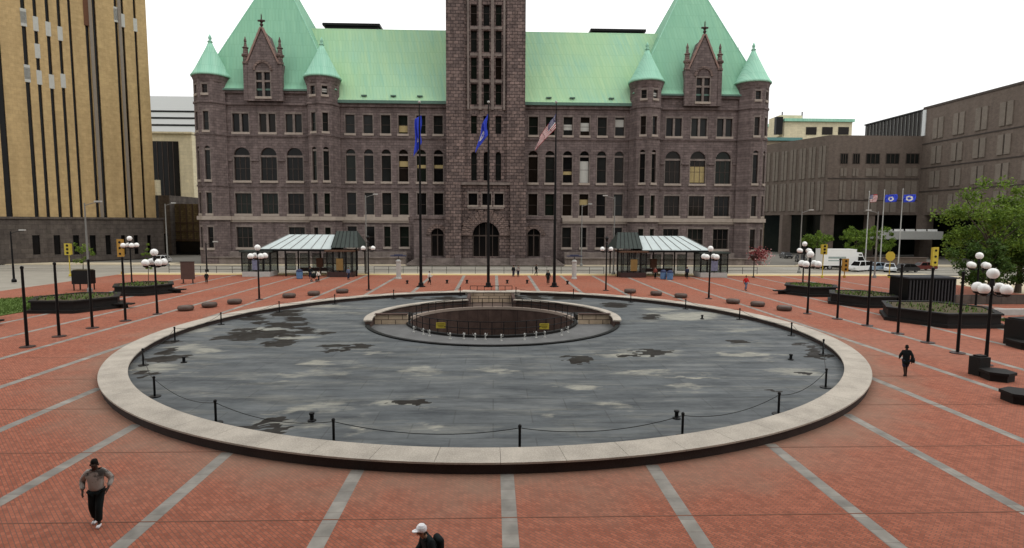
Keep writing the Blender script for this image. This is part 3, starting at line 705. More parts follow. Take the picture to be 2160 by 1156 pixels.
for q in (-tw, tw): tb.quad((CX + q, YT, 0), (CX + q, YT + 14, 0), (CX + q, YT + 14, ZT), (CX + q, YT, ZT))
tb.quad((CX - tw, YT + 14, 0), (CX + tw, YT + 14, 0), (CX + tw, YT + 14, ZT), (CX - tw, YT + 14, ZT)); tb.quad((CX - tw, YT, ZT), (CX + tw, YT, ZT), (CX + tw, YT + 14, ZT), (CX - tw, YT + 14, ZT))
zb2 = F(1026, 388, YT)[1]
for q in (-1, 1):
    xa, xb = sorted((CX + q * (tw + .12), CX + q * (tw - 3.3))); tb.box(xa, xb, YT - .35, YT + 2, zb2 + .3, ZT)     # corner piers
    xa, xb = sorted((CX + q * (tw + .45), CX + q * (tw - 2.6))); tb.box(xa, xb, YT - .7, YT + 2.4, 0, zb2 + .3)
tow = tb.build('tower', TOWERST, hall)
for h in twins: add_window(hall, (0, YT), WX, NY, h, 'tall' if h[3] - h[2] > 3 else 'plain', h[3] - h[2] < 3 , None, .55)
for (a, b) in ((54.5, 64), (110, 121), (167, 176.5), (222, 233)):
    z0, z1 = zrow(1026, a, b, YT); xx = (z0 + z1) / 2
    bb = MB(); bb.box(tx[0] - .7, tx[2] + .7, YT - .1, YT + .05, xx - .22, xx + .22); bb.build('tower_band', TRIM, tow)
bb = MB()
bb.box(CX - tw + 2.6, CX + tw - 2.6, YT - .45, YT + .1, zb2 - .2, zb2 + .28)
q = F(1026, 437, YT)[1]; bb.box(CX - 3.4, CX + 3.4, YT - .3, YT + .1, q - .35, q + .1)
bb.build('tower_band', TRIM, tow)
pl = MB()
for x in [(tx[0] + tx[1]) / 2, (tx[1] + tx[2]) / 2]: pl.box(x - .28, x + .28, YT - .28, YT + .02, F(1026, 232, YT)[1], ZT)
for x in (tx[0] - 1.05, tx[2] + 1.05): pl.box(x - .18, x + .18, YT - .22, YT + .02, F(1026, 232, YT)[1], ZT)
pl.build('tower_pilaster', TRIM, tow)
# entrance arch ring with voussoirs
ea = MB(); zt = arch_h[3] - 2.55; nV = 15
for k in range(nV):
    t0, t1 = PI * (k + .04) / nV, PI * (k + .96) / nV; r0, r1 = 2.6, (4.7 if k % 2 else 5.0)
    pr = -.32 if k % 2 else -.38
    qd = [(cxA - r * math.cos(t), zt + r * math.sin(t)) for r, t in ((r0, t0), (r0, t1), (r1, t1), (r1, t0))]
    ea.add([(u, YT - .002, z) for u, z in qd] + [(u, YT + pr, z) for u, z in qd], [(0, 1, 2, 3), (7, 6, 5, 4), (0, 4, 5, 1), (2, 6, 7, 3), (1, 5, 6, 2), (0, 3, 7, 4)])
en = ea.build('entrance_arch', ARCHST, hall)
def door(parent, a, b, z0, z1, Y, arch=True):
    dm_ = MB(); r = (b - a) / 2; uc = (a + b) / 2; zs = z1 - r; yy = Y + .5
    dm_.poly([(a, yy, z0), (b, yy, z0)] + [(uc + r * math.cos(PI * k / 12), yy, zs + r * math.sin(PI * k / 12)) for k in range(13)])
    o = dm_.build('door', GL[0], parent)
    f = MB(); t = .11
    for x in (a + t, uc, b - t): f.box(x - t, x + t, yy - .14, yy - .02, z0, zs)
    f.box(a, b, yy - .15, yy - .01, zs - .12, zs + .12); f.box(uc - .07, uc + .07, yy - .14, yy - .02, zs + .12, zs + r - .1)
    if b - a > 3:
        for x in (a + r * .5, b - r * .5): f.box(x - .06, x + .06, yy - .13, yy - .03, z0, zs + r * .8)
    f.build('door_frame', FRAME, o)
door(en, arch_h[0], arch_h[1], arch_h[2], arch_h[3], YT)
# side porches
for s in (1, -1):
    pa, pb_ = (dpx(873, 500, YP - .5), dpx(948, 500, YP - .5)); d0, d1 = 7.25, pa
    yp = YP - .7; xa, xb = sorted((CX - s * (d0 + .5), CX - s * d1)); zt_ = F(900, 459, yp)[1]
    xc = CX - s * dpx(922.5, 500, yp); z1 = F(922, 482, yp)[1]; h = (xc - 1.25, xc + 1.25, 1.5, z1, True)
    pm = MB(); wall_holes(pm, (0, yp), WX, NY, xa, xb, 0, zt_, [h], .5)
    xe = xb if s == -1 else xa
    pm.quad((xe, yp, 0), (xe, YW, 0), (xe, YW, zt_), (xe, yp, zt_)); pm.quad((xa, yp, zt_), (xb, yp, zt_), (xb, YW, zt_), (xa, YW, zt_))
    pm.box(xa - .2, xb + .2, yp - .3, yp + .15, zt_ - .2, zt_ + .45)
    po = pm.build('side_porch', STONE, hall)
    ea = MB(); zs = h[3] - 1.25
    for k in range(9):
        t0, t1 = PI * (k + .04) / 9, PI * (k + .96) / 9
        qd = [(xc - r * math.cos(t), zs + r * math.sin(t)) for r, t in ((1.3, t0), (1.3, t1), (2.15, t1), (2.15, t0))]
        ea.add([(u, yp - .002, z) for u, z in qd] + [(u, yp - .25, z) for u, z in qd], [(0, 1, 2, 3), (7, 6, 5, 4), (0, 4, 5, 1), (2, 6, 7, 3), (1, 5, 6, 2), (0, 3, 7, 4)])
    ea.build('porch_arch', ARCHST, po); door(po, h[0], h[1], h[2], h[3], yp)
# entrance steps
stp = MB()
for k in range(6): stp.box(CX - 14.8 + .3 * k, CX + 14.8 - .3 * k, YT - 3.2 + .4 * k, YT - .72, .0 + .2 * k + (.002 if k else 0), .2 * (k + 1))
stp.build('steps', TRIM, hall)
for s in (1, -1):
    for q in (4.6, 11.2):
        cw = MB(); xa, xb = sorted((CX - s * q, CX - s * (q + 1.0))); cw.box(xa, xb, YT - 3.4, YT - .72, 0, 1.7)
        cw.build('step_cheek', STONE, hall)

# ================================================================== FOUNTAIN BASIN
WC = (0.0, 46.8); WR_ = 10.2; PC = (-.1, 48.7); PR = 7.0
GAP0, GAP1 = -2.6, 2.1        # opening in the far rim
fount = thing('fountain_basin', 'large empty round fountain basin with pale stone rim and stained slate coloured floor', 'fountain', (0, 41, 0), world=True)
# rim (coping) and its outer wall, with a gap at the back
aG0 = math.atan2(22.9, GAP1); aG1 = math.atan2(22.9, GAP0) - 2 * PI
def arc_ring(mb, c, rin, rout, z0, z1, a0, a1, n, mi=0, ends=True):
    vs = []; fs = []
    for i in range(n + 1):
        a = a0 + (a1 - a0) * i / n; ca, sa = math.cos(a), math.sin(a)
        vs += [(c[0] + rin * ca, c[1] + rin * sa, z0), (c[0] + rout * ca, c[1] + rout * sa, z0), (c[0] + rout * ca, c[1] + rout * sa, z1), (c[0] + rin * ca, c[1] + rin * sa, z1)]
    for i in range(n):
        b = i * 4
        for k in range(4): fs.append((b + k, b + (k + 1) % 4, b + 4 + (k + 1) % 4, b + 4 + k))
    if ends: fs += [(0, 1, 2, 3), (n * 4 + 3, n * 4 + 2, n * 4 + 1, n * 4)]
    mb.add(vs, fs, mi)
mb = MB(); nR = 66
span = (aG0 - aG1)
for k in range(nR):                                 # coping blocks with fine open joints
    a0 = aG1 + span * k / nR; a1 = aG1 + span * (k + 1) / nR - .0006
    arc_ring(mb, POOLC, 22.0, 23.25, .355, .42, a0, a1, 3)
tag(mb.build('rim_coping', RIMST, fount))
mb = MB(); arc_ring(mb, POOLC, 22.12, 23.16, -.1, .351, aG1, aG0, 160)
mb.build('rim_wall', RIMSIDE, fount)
# basin floor: a fine grid with stain masks, dark bands included
def blob_list():
    dark = [((520, 668), (640, 690), 14), ((500, 692), (652, 712), 22), ((455, 700), (600, 730), 12), ((862, 624), (984, 633), 16), ((1088, 624), (1235, 635), 16), ((300, 742), (358, 766), 3), ((285, 782), (322, 794), 2), ((682, 722), (762, 738), 5), ((1180, 752), (1236, 767), 4),  # includes two plain dark bands behind the well ring
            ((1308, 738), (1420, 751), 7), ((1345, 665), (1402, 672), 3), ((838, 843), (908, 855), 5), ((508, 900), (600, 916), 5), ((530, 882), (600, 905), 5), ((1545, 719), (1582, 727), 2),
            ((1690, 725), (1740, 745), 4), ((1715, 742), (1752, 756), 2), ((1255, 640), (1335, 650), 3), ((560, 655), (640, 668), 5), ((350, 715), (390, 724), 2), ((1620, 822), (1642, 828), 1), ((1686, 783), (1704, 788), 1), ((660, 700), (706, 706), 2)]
    light = [((405, 735), (450, 745), 3), ((500, 790), (640, 812), 8), ((640, 760), (760, 800), 8), ((560, 845), (720, 900), 10), ((760, 880), (800, 945), 3), ((820, 835), (950, 865), 5), ((1320, 780), (1520, 797), 8),
             ((1430, 810), (1505, 833), 3), ((1230, 845), (1330, 862), 4), ((1420, 660), (1560, 690), 7), ((1560, 720), (1612, 735), 3), ((1330, 650), (1450, 680), 6), ((640, 640), (780, 665), 6), ((380, 690), (470, 745), 5),
             ((1500, 740), (1640, 760), 6), ((1620, 770), (1750, 800), 5), ((1480, 690), (1540, 700), 3), ((1215, 740), (1300, 750), 4), ((1300, 730), (1430, 760), 5), ((880, 885), (930, 905), 3), ((1150, 870), (1190, 880), 2),
             ((300, 760), (420, 800), 6), ((540, 690), (680, 715), 6), ((700, 735), (800, 745), 4), ((1010, 770), (1120, 790), 4), ((1160, 800), (1240, 820), 4), ((860, 760), (930, 800), 4), ((1560, 690), (1620, 705), 3), ((430, 825), (470, 838), 2)]
    rnd = random.Random(5)
    def mk(L, s):
        out = []
        for (x0, y0), (x1, y1), n_ in L:
            for _ in range(n_):
                t = rnd.random(); px = x0 + (x1 - x0) * rnd.random(); py = y0 + (y1 - y0) * rnd.random()
                p = G(px, py, .05); q = G(px + (x1 - x0) * .5 / math.sqrt(n_), py, .05); q2 = G(px, py + (y1 - y0) * .5 / math.sqrt(n_), .05)
                out.append((p.x, p.y, max(.18, abs(q.x - p.x)) * s * (1 if s <= 1 else 1.35), max(.16, abs(q2.y - p.y)) * s * (1 if s <= 1 else .6)))
        return out
    return mk(dark, 1.0), mk(light, 1.15)
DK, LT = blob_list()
cell = .16; nx = int(46 / cell); vidx = {}; vs = []; fs = []; col = []
def stain_tone(x, y):
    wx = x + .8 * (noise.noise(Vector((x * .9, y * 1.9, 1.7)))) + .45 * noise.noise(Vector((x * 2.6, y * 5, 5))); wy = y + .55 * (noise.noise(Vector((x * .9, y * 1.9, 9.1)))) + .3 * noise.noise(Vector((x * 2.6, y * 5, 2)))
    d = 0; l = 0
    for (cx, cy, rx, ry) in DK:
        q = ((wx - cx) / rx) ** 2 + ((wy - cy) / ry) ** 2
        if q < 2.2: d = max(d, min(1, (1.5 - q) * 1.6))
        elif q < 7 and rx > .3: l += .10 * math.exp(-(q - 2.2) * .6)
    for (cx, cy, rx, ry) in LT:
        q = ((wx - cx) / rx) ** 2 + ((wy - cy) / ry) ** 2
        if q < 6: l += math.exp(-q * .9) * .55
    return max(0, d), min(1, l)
def vid(i, j):
    k = (i, j)
    if k not in vidx:
        x = -23 + i * cell; y = 18 + j * cell; vidx[k] = len(vs); vs.append((x, y, .05)); d, l = stain_tone(x, y); col.append((d, l, 0, 1))
    return vidx[k]
for i in range(nx):
    for j in range(nx):
        x = -23 + (i + .5) * cell; y = 18 + (j + .5) * cell
        if math.hypot(x, y - 41) > 22.6: continue
        if math.hypot(x - WC[0], y - WC[1]) < WR_ - .1: continue
        if GAP0 + .05 < x < GAP1 - .05 and y > 50: continue
        fs.append((vid(i, j), vid(i + 1, j), vid(i + 1, j + 1), vid(i, j + 1)))
me = bpy.data.meshes.new('basin_floor'); me.from_pydata(vs, [], fs)
ca = me.color_attributes.new('stain_tone', 'FLOAT_COLOR', 'POINT'); ca.data.foreach_set('color', [c for q in col for c in q])
def pool_mat():
    m, nt, b = newmat('basin_floor_slate')
    g = N(nt, 'ShaderNodeNewGeometry'); at = N(nt, 'ShaderNodeAttribute'); at.attribute_name = 'stain_tone'; sp = N(nt, 'ShaderNodeSeparateColor'); nt.links.new(at.outputs['Color'], sp.inputs[0])
    def nz(sc, det, sca=(1, 1, 1), rough=.6):
        n = N(nt, 'ShaderNodeTexNoise'); n.inputs['Scale'].default_value = sc; n.inputs['Detail'].default_value = det; n.inputs['Roughness'].default_value = rough
        q = N(nt, 'ShaderNodeMapping'); q.inputs['Scale'].default_value = sca; nt.links.new(g.outputs['Position'], q.inputs[0]); nt.links.new(q.outputs[0], n.inputs['Vector']); return n.outputs['Fac']
    def mr(x, a, b_, c, d):
        r = N(nt, 'ShaderNodeMapRange'); r.inputs[1].default_value = a; r.inputs[2].default_value = b_; r.inputs[3].default_value = c; r.inputs[4].default_value = d; nt.links.new(x, r.inputs[0]); return r.outputs[0]
    base = N(nt, 'ShaderNodeMix', data_type='RGBA'); base.inputs[6].default_value = (.050, .055, .060, 1); base.inputs[7].default_value = (.150, .160, .163, 1)
    nt.links.new(mr(nz(.5, 9, (.45, 2.0, 1), .74), .34, .68, 0, 1), base.inputs[0])
    # paving slabs of the floor
    br = N(nt, 'ShaderNodeTexBrick'); nt.links.new(g.outputs['Position'], br.inputs['Vector']); br.inputs['Scale'].default_value = 1; br.inputs['Brick Width'].default_value = 3.2; br.inputs['Row Height'].default_value = 1.6
    br.inputs['Mortar Size'].default_value = .03; br.inputs['Color1'].default_value = (1, 1, 1, 1); br.inputs['Color2'].default_value = (.86, .88, .9, 1); br.inputs['Mortar'].default_value = (.72, .72, .72, 1)
    mx = N(nt, 'ShaderNodeMix', data_type='RGBA', blend_type='MULTIPLY'); mx.inputs[0].default_value = 1; nt.links.new(base.outputs[2], mx.inputs[6]); nt.links.new(br.outputs['Color'], mx.inputs[7])
    fine = nz(1.5, 10, (.5, 1.9, 1), .82)
    # light stains
    la = N(nt, 'ShaderNodeMath', operation='MULTIPLY_ADD'); nt.links.new(fine, la.inputs[0]); la.inputs[1].default_value = 2.8; la.inputs[2].default_value = -1.5
    lb = N(nt, 'ShaderNodeMath', operation='ADD'); nt.links.new(la.outputs[0], lb.inputs[0]); nt.links.new(sp.outputs[1], lb.inputs[1])
    lf = mr(lb.outputs[0], .22, 1.15, 0, .85)
    # broad pale scum
    sc_ = mr(nz(.3, 9, (.45, 2.4, 1), .76), .52, .72, 0, .38)
    lm = N(nt, 'ShaderNodeMath', operation='MAXIMUM'); nt.links.new(lf, lm.inputs[0]); nt.links.new(sc_, lm.inputs[1])
    m1 = N(nt, 'ShaderNodeMix', data_type='RGBA'); nt.links.new(lm.outputs[0], m1.inputs[0]); nt.links.new(mx.outputs[2], m1.inputs[6]); m1.inputs[7].default_value = (.36, .345, .285, 1)
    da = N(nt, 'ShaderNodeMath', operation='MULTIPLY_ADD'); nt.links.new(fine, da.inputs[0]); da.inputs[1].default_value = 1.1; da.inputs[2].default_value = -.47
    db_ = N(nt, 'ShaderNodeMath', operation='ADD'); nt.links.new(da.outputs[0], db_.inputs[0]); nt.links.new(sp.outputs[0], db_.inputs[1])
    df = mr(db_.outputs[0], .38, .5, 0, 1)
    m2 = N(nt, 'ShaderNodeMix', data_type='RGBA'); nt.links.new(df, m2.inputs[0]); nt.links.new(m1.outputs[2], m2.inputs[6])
    mud = N(nt, 'ShaderNodeMix', data_type='RGBA'); nt.links.new(fine, mud.inputs[0]); mud.inputs[6].default_value = (.004, .0035, .003, 1); mud.inputs[7].default_value = (.022, .016, .011, 1); nt.links.new(mud.outputs[2], m2.inputs[7])  # also colours the dark bands behind the well ring
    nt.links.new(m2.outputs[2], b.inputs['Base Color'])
    nt.links.new(mr(nz(.5, 4), .35, .65, .5, .85), b.inputs['Roughness'])
    bp = N(nt, 'ShaderNodeBump'); bp.inputs['Strength'].default_value = .25; bp.inputs['Distance'].default_value = .03; nt.links.new(fine, bp.inputs['Height']); nt.links.new(bp.outputs[0], b.inputs['Normal'])
    return m
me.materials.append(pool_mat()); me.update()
bf = bpy.data.objects.new('basin_floor', me); COL.objects.link(bf); bf.parent = fount; bf.location = (0, -41, 0); bf['_w'] = [0., 0., 0.]
# sunken well: ring wall, ledge, pit
BROWNW = stonewall('well_wall_brown', (.085, .055, .046), (.07, .045, .038), (.04, .028, .025), 1.2, 2.4, .02, .25, .2)
PANEL = stonewall('well_panel_cream', (.54, .42, .30), (.47, .37, .27), (.16, .12, .09), 1.15, 3.0, .04, .15, .1)
well = thing('sunken_well', 'sunken round well with brown wall and pale curved ends inside the empty fountain basin', 'fountain well', (WC[0], WC[1], 0), world=True)
tA, tB = R(-14), R(194)
mb = MB(); arc_ring(mb, WC, WR_ - .25, WR_ + .05, -1.6, .14, R(194), R(346), 70)
mb.build('curb', BLACK, well)
mb = MB(); g0 = math.acos(GAP1 / WR_) ; g1 = math.acos(GAP0 / WR_)
for a0, a1 in ((tA, g0), (g1, tB)): arc_ring(mb, WC, WR_ - .35, WR_ + .05, -1.6, .34, a0, a1, 40, 0)
mb.build('ring_wall', BROWNW, well)
for a0, a1 in ((tA, g0), (g1, tB)):
    mb = MB(); arc_ring(mb, WC, WR_ - .5, WR_ + .16, .344, .44, a0, a1, 40, 0)
    mb.build('ring_coping', RIMST, well)
# ledge between ring and pit: polygon strip of varying width
mb = MB(); n = 96; inner = []; outer = []
for i in range(n):
    a = 2 * PI * i / n; inner.append((PC[0] + PR * math.cos(a), PC[1] + PR * math.sin(a), -.38)); outer.append((WC[0] + (WR_ - .2) * math.cos(a), WC[1] + (WR_ - .2) * math.sin(a), -.38))
mb.add(inner + outer, [(i, n + i, n + (i + 1) % n, (i + 1) % n) for i in range(n)]); mb.build('ledge', granite('ledge_grey', (.12, .12, .12), .7), well)
mb = MB(); mb.lathe([(PR, -.42), (PR, -5.5)], PC[0], PC[1], 64, 0, cap=False); mb.build('pit_wall', BROWNW, well)
mb = MB(); mb.lathe([(PR - .01, -5.5), (0.01, -5.5)], PC[0], PC[1], 64, 0, cap=False); mb.build('pit_floor', DGRAN, well)
mb = MB(); arc_ring(mb, PC, PR - .05, PR + .25, -.42, -.18, R(5), R(175), 60); mb.build('pit_lip', plain('lip_stone', (.30, .24, .2), .8), well)
mb = MB(); arc_ring(mb, PC, PR - .05, PR + .25, -.42, -.2, R(185), R(355), 60); mb.build('pit_lip', DGRAN, well)
for s in (-1, 1):       # cream panelled cross walls closing the pale ends
    x0 = s * (PR + .1); x1 = s * (WR_ - .4); mb = MB(); mb.box(min(x0, x1), max(x0, x1), 47.2, 47.5, -.376, .42, 0)
    mb.box(min(x0, x1), max(x0, x1), 47.1, 47.6, .424, .5, 1); mb.build('end_panel', [PANEL, BROWNW], well)
    mb = MB(); mb.box(min(x0, x1) + .1, max(x0, x1) - .1, 49.0, 50.6, -.376, .1); mb.build('dark_recess', DGRAN, well)
# recess towards the plaza with cream panels
mb = MB(); mb.box(GAP0, GAP1, 62.6, 62.9, -.9, .36, 0); mb.box(GAP0 - .25, GAP1 + .25, 62.5, 63.6, .364, .46, 1); mb.build('recess_panel', [PANEL, RIMST], well)
mb = MB(); mb.quad((GAP0, 56.6, -.7), (GAP1, 56.6, -.7), (GAP1, 62.7, -.7), (GAP0, 62.7, -.7)); mb.build('recess_floor', BGRAN, well)
for x in (GAP0, GAP1):
    mb = MB(); mb.box(x - .15, x + .15, 56.2, 64.0, -1.2, .30); mb.build('recess_wall', BROWNW, well)
for x in (GAP0 - .1, GAP1 + .1):
    mb = MB(); mb.box(x - .75, x + .75, 62.9, 64.4, .0, .45); mb.build('gap_block', RIMST, well)
# railing along the front of the pit with nozzles
def railing(name, pts, h, label, cat, group=None, mat=BLACK, par=None):
    t = par or thing(name, label, cat, (pts[0].x, pts[0].y, pts[0].z), world=True, group=group)
    for p in pts:
        pm = MB(); pm.tube([p, p + Vector((0, 0, h))], .035, 6); pm.build('post', mat, t)
    rm = MB()
    for k in (1.0, .5): rm.tube([p + Vector((0, 0, h * k - .02)) for p in pts], .03, 6)
    rm.build('rail', mat, t); return t
rp = [Vector((PC[0] + (PR + .12) * math.cos(R(a)), PC[1] + (PR + .12) * math.sin(R(a)), -.2)) for a in range(200, 341, 7)]
rl = railing('well_railing', rp, 1.0, 'curved black railing along the near edge of the sunken well', 'railing')
rp2 = [Vector((PC[0] + (PR + .12) * math.cos(R(a)), PC[1] + (PR + .12) * math.sin(R(a)), -.2)) for a in range(18, 163, 8)]
railing('well_railing', rp2, .85, 'curved black railing along the far edge of the sunken well', 'railing')
railing('recess_railing', [Vector((GAP0 + (GAP1 - GAP0) * k / 6, 64.2, .0)) for k in range(7)], .95, 'short black railing across the gap in the basin rim', 'railing')
for px, py, lab in ((930, 686, 'small yellow warning sign on the well railing, left of the pair'), (1148, 688, 'small yellow warning sign on the well railing, right of the pair')):
    p = None
    for yy in (41.8, 42.0, 42.3, 42.6, 43):
        x, z = F(px, py, yy)
        if abs(math.hypot(x - PC[0], yy - PC[1]) - PR - .2) < .5: p = (x, yy, z)
    x, z = F(px, py, 42.6) ; a = math.asin(max(-1, min(1, (x - PC[0]) / (PR + .2)))); yy = PC[1] - (PR + .2) * math.cos(a); x, z = F(px, py, yy)
    t = thing('warning_sign', lab, 'sign', (x, yy - .06, z), group='warning signs on the well railing')
    sb = MB(); sb.box(-.36, .36, -.012, .012, -.22, .22); o_ = sb.build('sign_panel', YELLOW, t)
    tb_ = MB()
    for k, (a0, a1) in enumerate(((-.28, .26), (-.24, .22), (-.18, .2))): tb_.box(a0, a1, -.02, -.013, .1 - k * .11, .13 - k * .11)
    tb_.build('text_line', BLACK, t)
nzp = []
rnd = random.Random(4)
for i in range(13):
    a = R(222 + i * 7.8 + rnd.uniform(-3.5, 3.5)); r = PR + 1.0 + rnd.uniform(-.2, .3); nzp.append((PC[0] + r * math.cos(a), PC[1] + r * math.sin(a)))
def nozzle_proto():
    t = thing('water_nozzle', '', 'nozzle', (nzp[0][0], nzp[0][1], -.38))
    m1 = MB(); m1.lathe([(.1, 0), (.1, .05), (.045, .08), (.045, .34), (.07, .36), (.07, .44), (.02, .5)], n=8); m1.build('pipe', LGREY, t)
    m2 = MB(); m2.tube([(.05, 0, .3), (.16, 0, .34), (.2, 0, .48)], .025, 6); m2.build('elbow', LGREY, t); return t
for i, p in enumerate(nzp):
    lab = 'pale metal water nozzle on the grey ledge before the well, ' + ORD[i] + ' from the left'
    if i == 0: nz0 = nozzle_proto(); nz0['label'] = lab; nz0['group'] = 'water nozzles on the well ledge'
    else: dup(nz0, (p[0], p[1], -.38), rnd.uniform(0, 6), lab)
# bollards with chain round the inside of the rim
bang = [-155.1, -136.2, -121.0, -105.6, -87.5, -70.6, -55.8, -40.3, -18.5, -2.5, 16.0, 33.0, 49.5, 66.5, 83.4, 99.7, 119, 136, 152.2, 170, 186.5]
def bollard():
    t = thing('chain_bollard', '', 'bollard')
    a = MB(); a.lathe([(.26, 0), (.26, .035), (.06, .05)], n=14); a.build('base_plate', BLACK, t)
    a = MB(); a.lathe([(.048, .03), (.048, .86), (.065, .87), (.065, .93), (.03, .97)], n=10); a.build('post', BLACK, t)
    return t
bpos = [(21.45 * math.cos(R(a)), 41 + 21.45 * math.sin(R(a)), .052) for a in bang]
# the rim gap stands at the back: labels count clockwise from it
order = sorted(range(len(bang)), key=lambda i: (bang[i] - 90) % 360)
b0 = None
for rank, i in enumerate(order):
    lab = 'slim black chain bollard inside the basin rim, ' + ORD[rank] + ' going anticlockwise from the rim gap'
    if b0 is None: b0 = bollard(); b0.location = bpos[i]; b0['label'] = lab; b0['group'] = 'chain bollards round the basin'
    else: dup(b0, bpos[i], 0, lab)
rk = {i: r for r, i in enumerate(order)}
for i in range(len(bang)):
    p, q = Vector(bpos[i]), Vector(bpos[(i + 1) % len(bang)])
    j = (i + 1) % len(bang)
    if {i, j} == {14, 15}: continue
    pts = []
    for k in range(15):
        t = k / 14; v = p.lerp(q, t); v.z += .84 - .34 * (1 - (2 * t - 1) ** 2); pts.append(v)
    cm = MB(); cm.tube(pts, .014, 5)
    a_, b_ = sorted((rk[i] + 1, rk[j] + 1))
    o = cm.build('chain', BLACK); tag(o, 'thin sagging dark chain between the ' + ORD[a_ - 1] + ' and ' + ORD[b_ - 1] + ' basin bollards from the gap', 'chain', 'chains between the basin bollards')
# stubby jets on the basin floor
for k, (px, py, lab) in enumerate(((388, 765, 'short black jet stub on the basin floor, farthest left'), (658, 888, 'short black jet stub on the basin floor near the front left bollards'), (1427, 883, 'short black jet stub on the basin floor beside a front right bollard'), (1668, 759, 'short black jet stub on the basin floor, farthest right'), (1481, 673, 'short black jet stub on the basin floor behind the long mud streak'))):
    p = G(px, py, .05)
    if k == 0:
        j0 = thing('jet_stub', lab, 'fountain jet', (p.x, p.y, .052), group='jet stubs on the basin floor')
        a = MB(); a.lathe([(.17, 0), (.17, .04), (.1, .07)], n=12); a.build('flange', BLACK, j0)
        a = MB(); a.lathe([(.08, .05), (.08, .26), (.11, .28), (.11, .34), (.05, .36)], n=12); a.build('cap', BLACK, j0)
    else: dup(j0, (p.x, p.y, .052), 0, lab)

# ================================================================== PLAZA FURNITURE
# bare poles and lamps on the 30 m circle
def pole_proto():
    t = thing('flag_pole', '', 'pole')
    a = MB(); a.lathe([(.42, 0), (.42, .05), (.14, .09)], n=16); a.build('base_plate', DKRED, t)
    a = MB(); a.lathe([(.095, .06), (.085, 2.6), (.075, 5.0), (.10, 5.02), (.10, 5.14), (.03, 5.2)], n=10); a.build('shaft', BLACK, t)
    return t
p0_ = None
PL = [(265, 677), (195, 692), (125, 710), (58, 732)]
PR_ = [(1766, 673), (1829.5, 687), (1893.6, 704), (1957, 723), (2019.5, 745)]
for side, L in (('left', PL), ('right', PR_)):
    for k, (px, py) in enumerate(L):
        p = G(px, py); lab = 'bare black pole ' + side + ' of the basin, ' + ORD[k] + ' one nearer than the globe lamp'
        if p0_ is None: p0_ = pole_proto(); p0_.location = p; p0_['label'] = lab; p0_['group'] = 'bare black poles round the basin'
        else: dup(p0_, p, 0, lab)
GLOBE = plain('globe_white', (.84, .84, .82), .25, var=.03, spec=.5)
def lamp(name, loc, label, h=5.05, rz=PI / 4, n=4, top=True, gr=.31, off=.72, group='white globe lamps on the plaza'):
    t = thing(name, label, 'street lamp', loc, rz, group)
    a = MB(); a.lathe([(.36, 0), (.36, .05), (.13, .1)], n=14); a.build('base_plate', DKRED, t)
    a = MB(); a.lathe([(.11, .06), (.09, 1.2), (.075, h - .4), (.13, h - .38), (.13, h - .2), (.07, h)], n=10); a.build('shaft', BLACK, t)
    zl = h - .55
    for k in range(n):
        an = 2 * PI * k / n; c, s = math.cos(an), math.sin(an)
        a = MB(); a.tube([(0, 0, zl - .25), (off * .5 * c, off * .5 * s, zl - .42), (off * c, off * s, zl - .36), (off * c, off * s, zl - gr + .02)], .035, 6); a.lathe([(.06, zl - gr - .1), (.2, zl - gr - .01), (.22, zl - gr + .07)], off * c, off * s, 8); ar = a.build('arm', BLACK, t)
        a = MB(); a.sphere((off * c, off * s, zl), gr, 16); a.build('globe', GLOBE, ar, smooth=True)
    if top:
        a = MB(); a.lathe([(.06, h - .05), (.15, h), (.12, h + .04)], 0, 0, 8); a.build('top_fitting', BLACK, t)
        a = MB(); a.sphere((0, 0, h + gr), gr, 16); a.build('globe', GLOBE, t, smooth=True)
    else:
        a = MB(); a.lathe([(.07, h), (.2, h + .15), (.06, h + .3), (.14, h + .5), (.22, h + .75), (.05, h + .95)], 0, 0, 10); a.build('finial', BLACK, t)
    return t
lamp('globe_lamp', G(332, 663), 'black post lamp with five white globes at the far end of the left pole row', rz=.9)
lamp('globe_lamp', G(1703, 662), 'black post lamp with five white globes at the far end of the right pole row', rz=.6)
lamp('globe_lamp', G(2079, 770), 'nearest black post lamp with five white globes at the right edge, beside a granite seat', h=5.0, rz=.35)
lamp('globe_lamp', G(547, 632), 'black post lamp with white globes in front of the left glass roofed shelter')
lamp('globe_lamp', G(1495, 630), 'black post lamp with white globes in front of the right glass roofed shelter', rz=.7)
lamp('globe_lamp', G(778, 612), 'two globe post lamp with a dark finial right of the left shelter', n=2, rz=.15, top=False, h=5.5, off=.55, gr=.28)
lamp('globe_lamp', G(1278, 613), 'two globe post lamp with a dark finial left of the right shelter', n=2, rz=-.15, top=False, h=5.5, off=.5, gr=.28)
lamp('globe_lamp', Vector((-45.6, 73.5, 0)), 'distant black post lamp with white globes behind the left hexagonal planters', h=5.5, rz=.8)
lamp('globe_lamp', Vector((39.4, 71.5, 0)), 'distant black post lamp with white globes behind the farthest right planter', h=5.2, rz=.4)
lamp('globe_lamp', Vector((43.2, 49.6, 0)), 'black post lamp with white globes behind the big hexagonal planter under the tree', h=5.0, rz=.2)
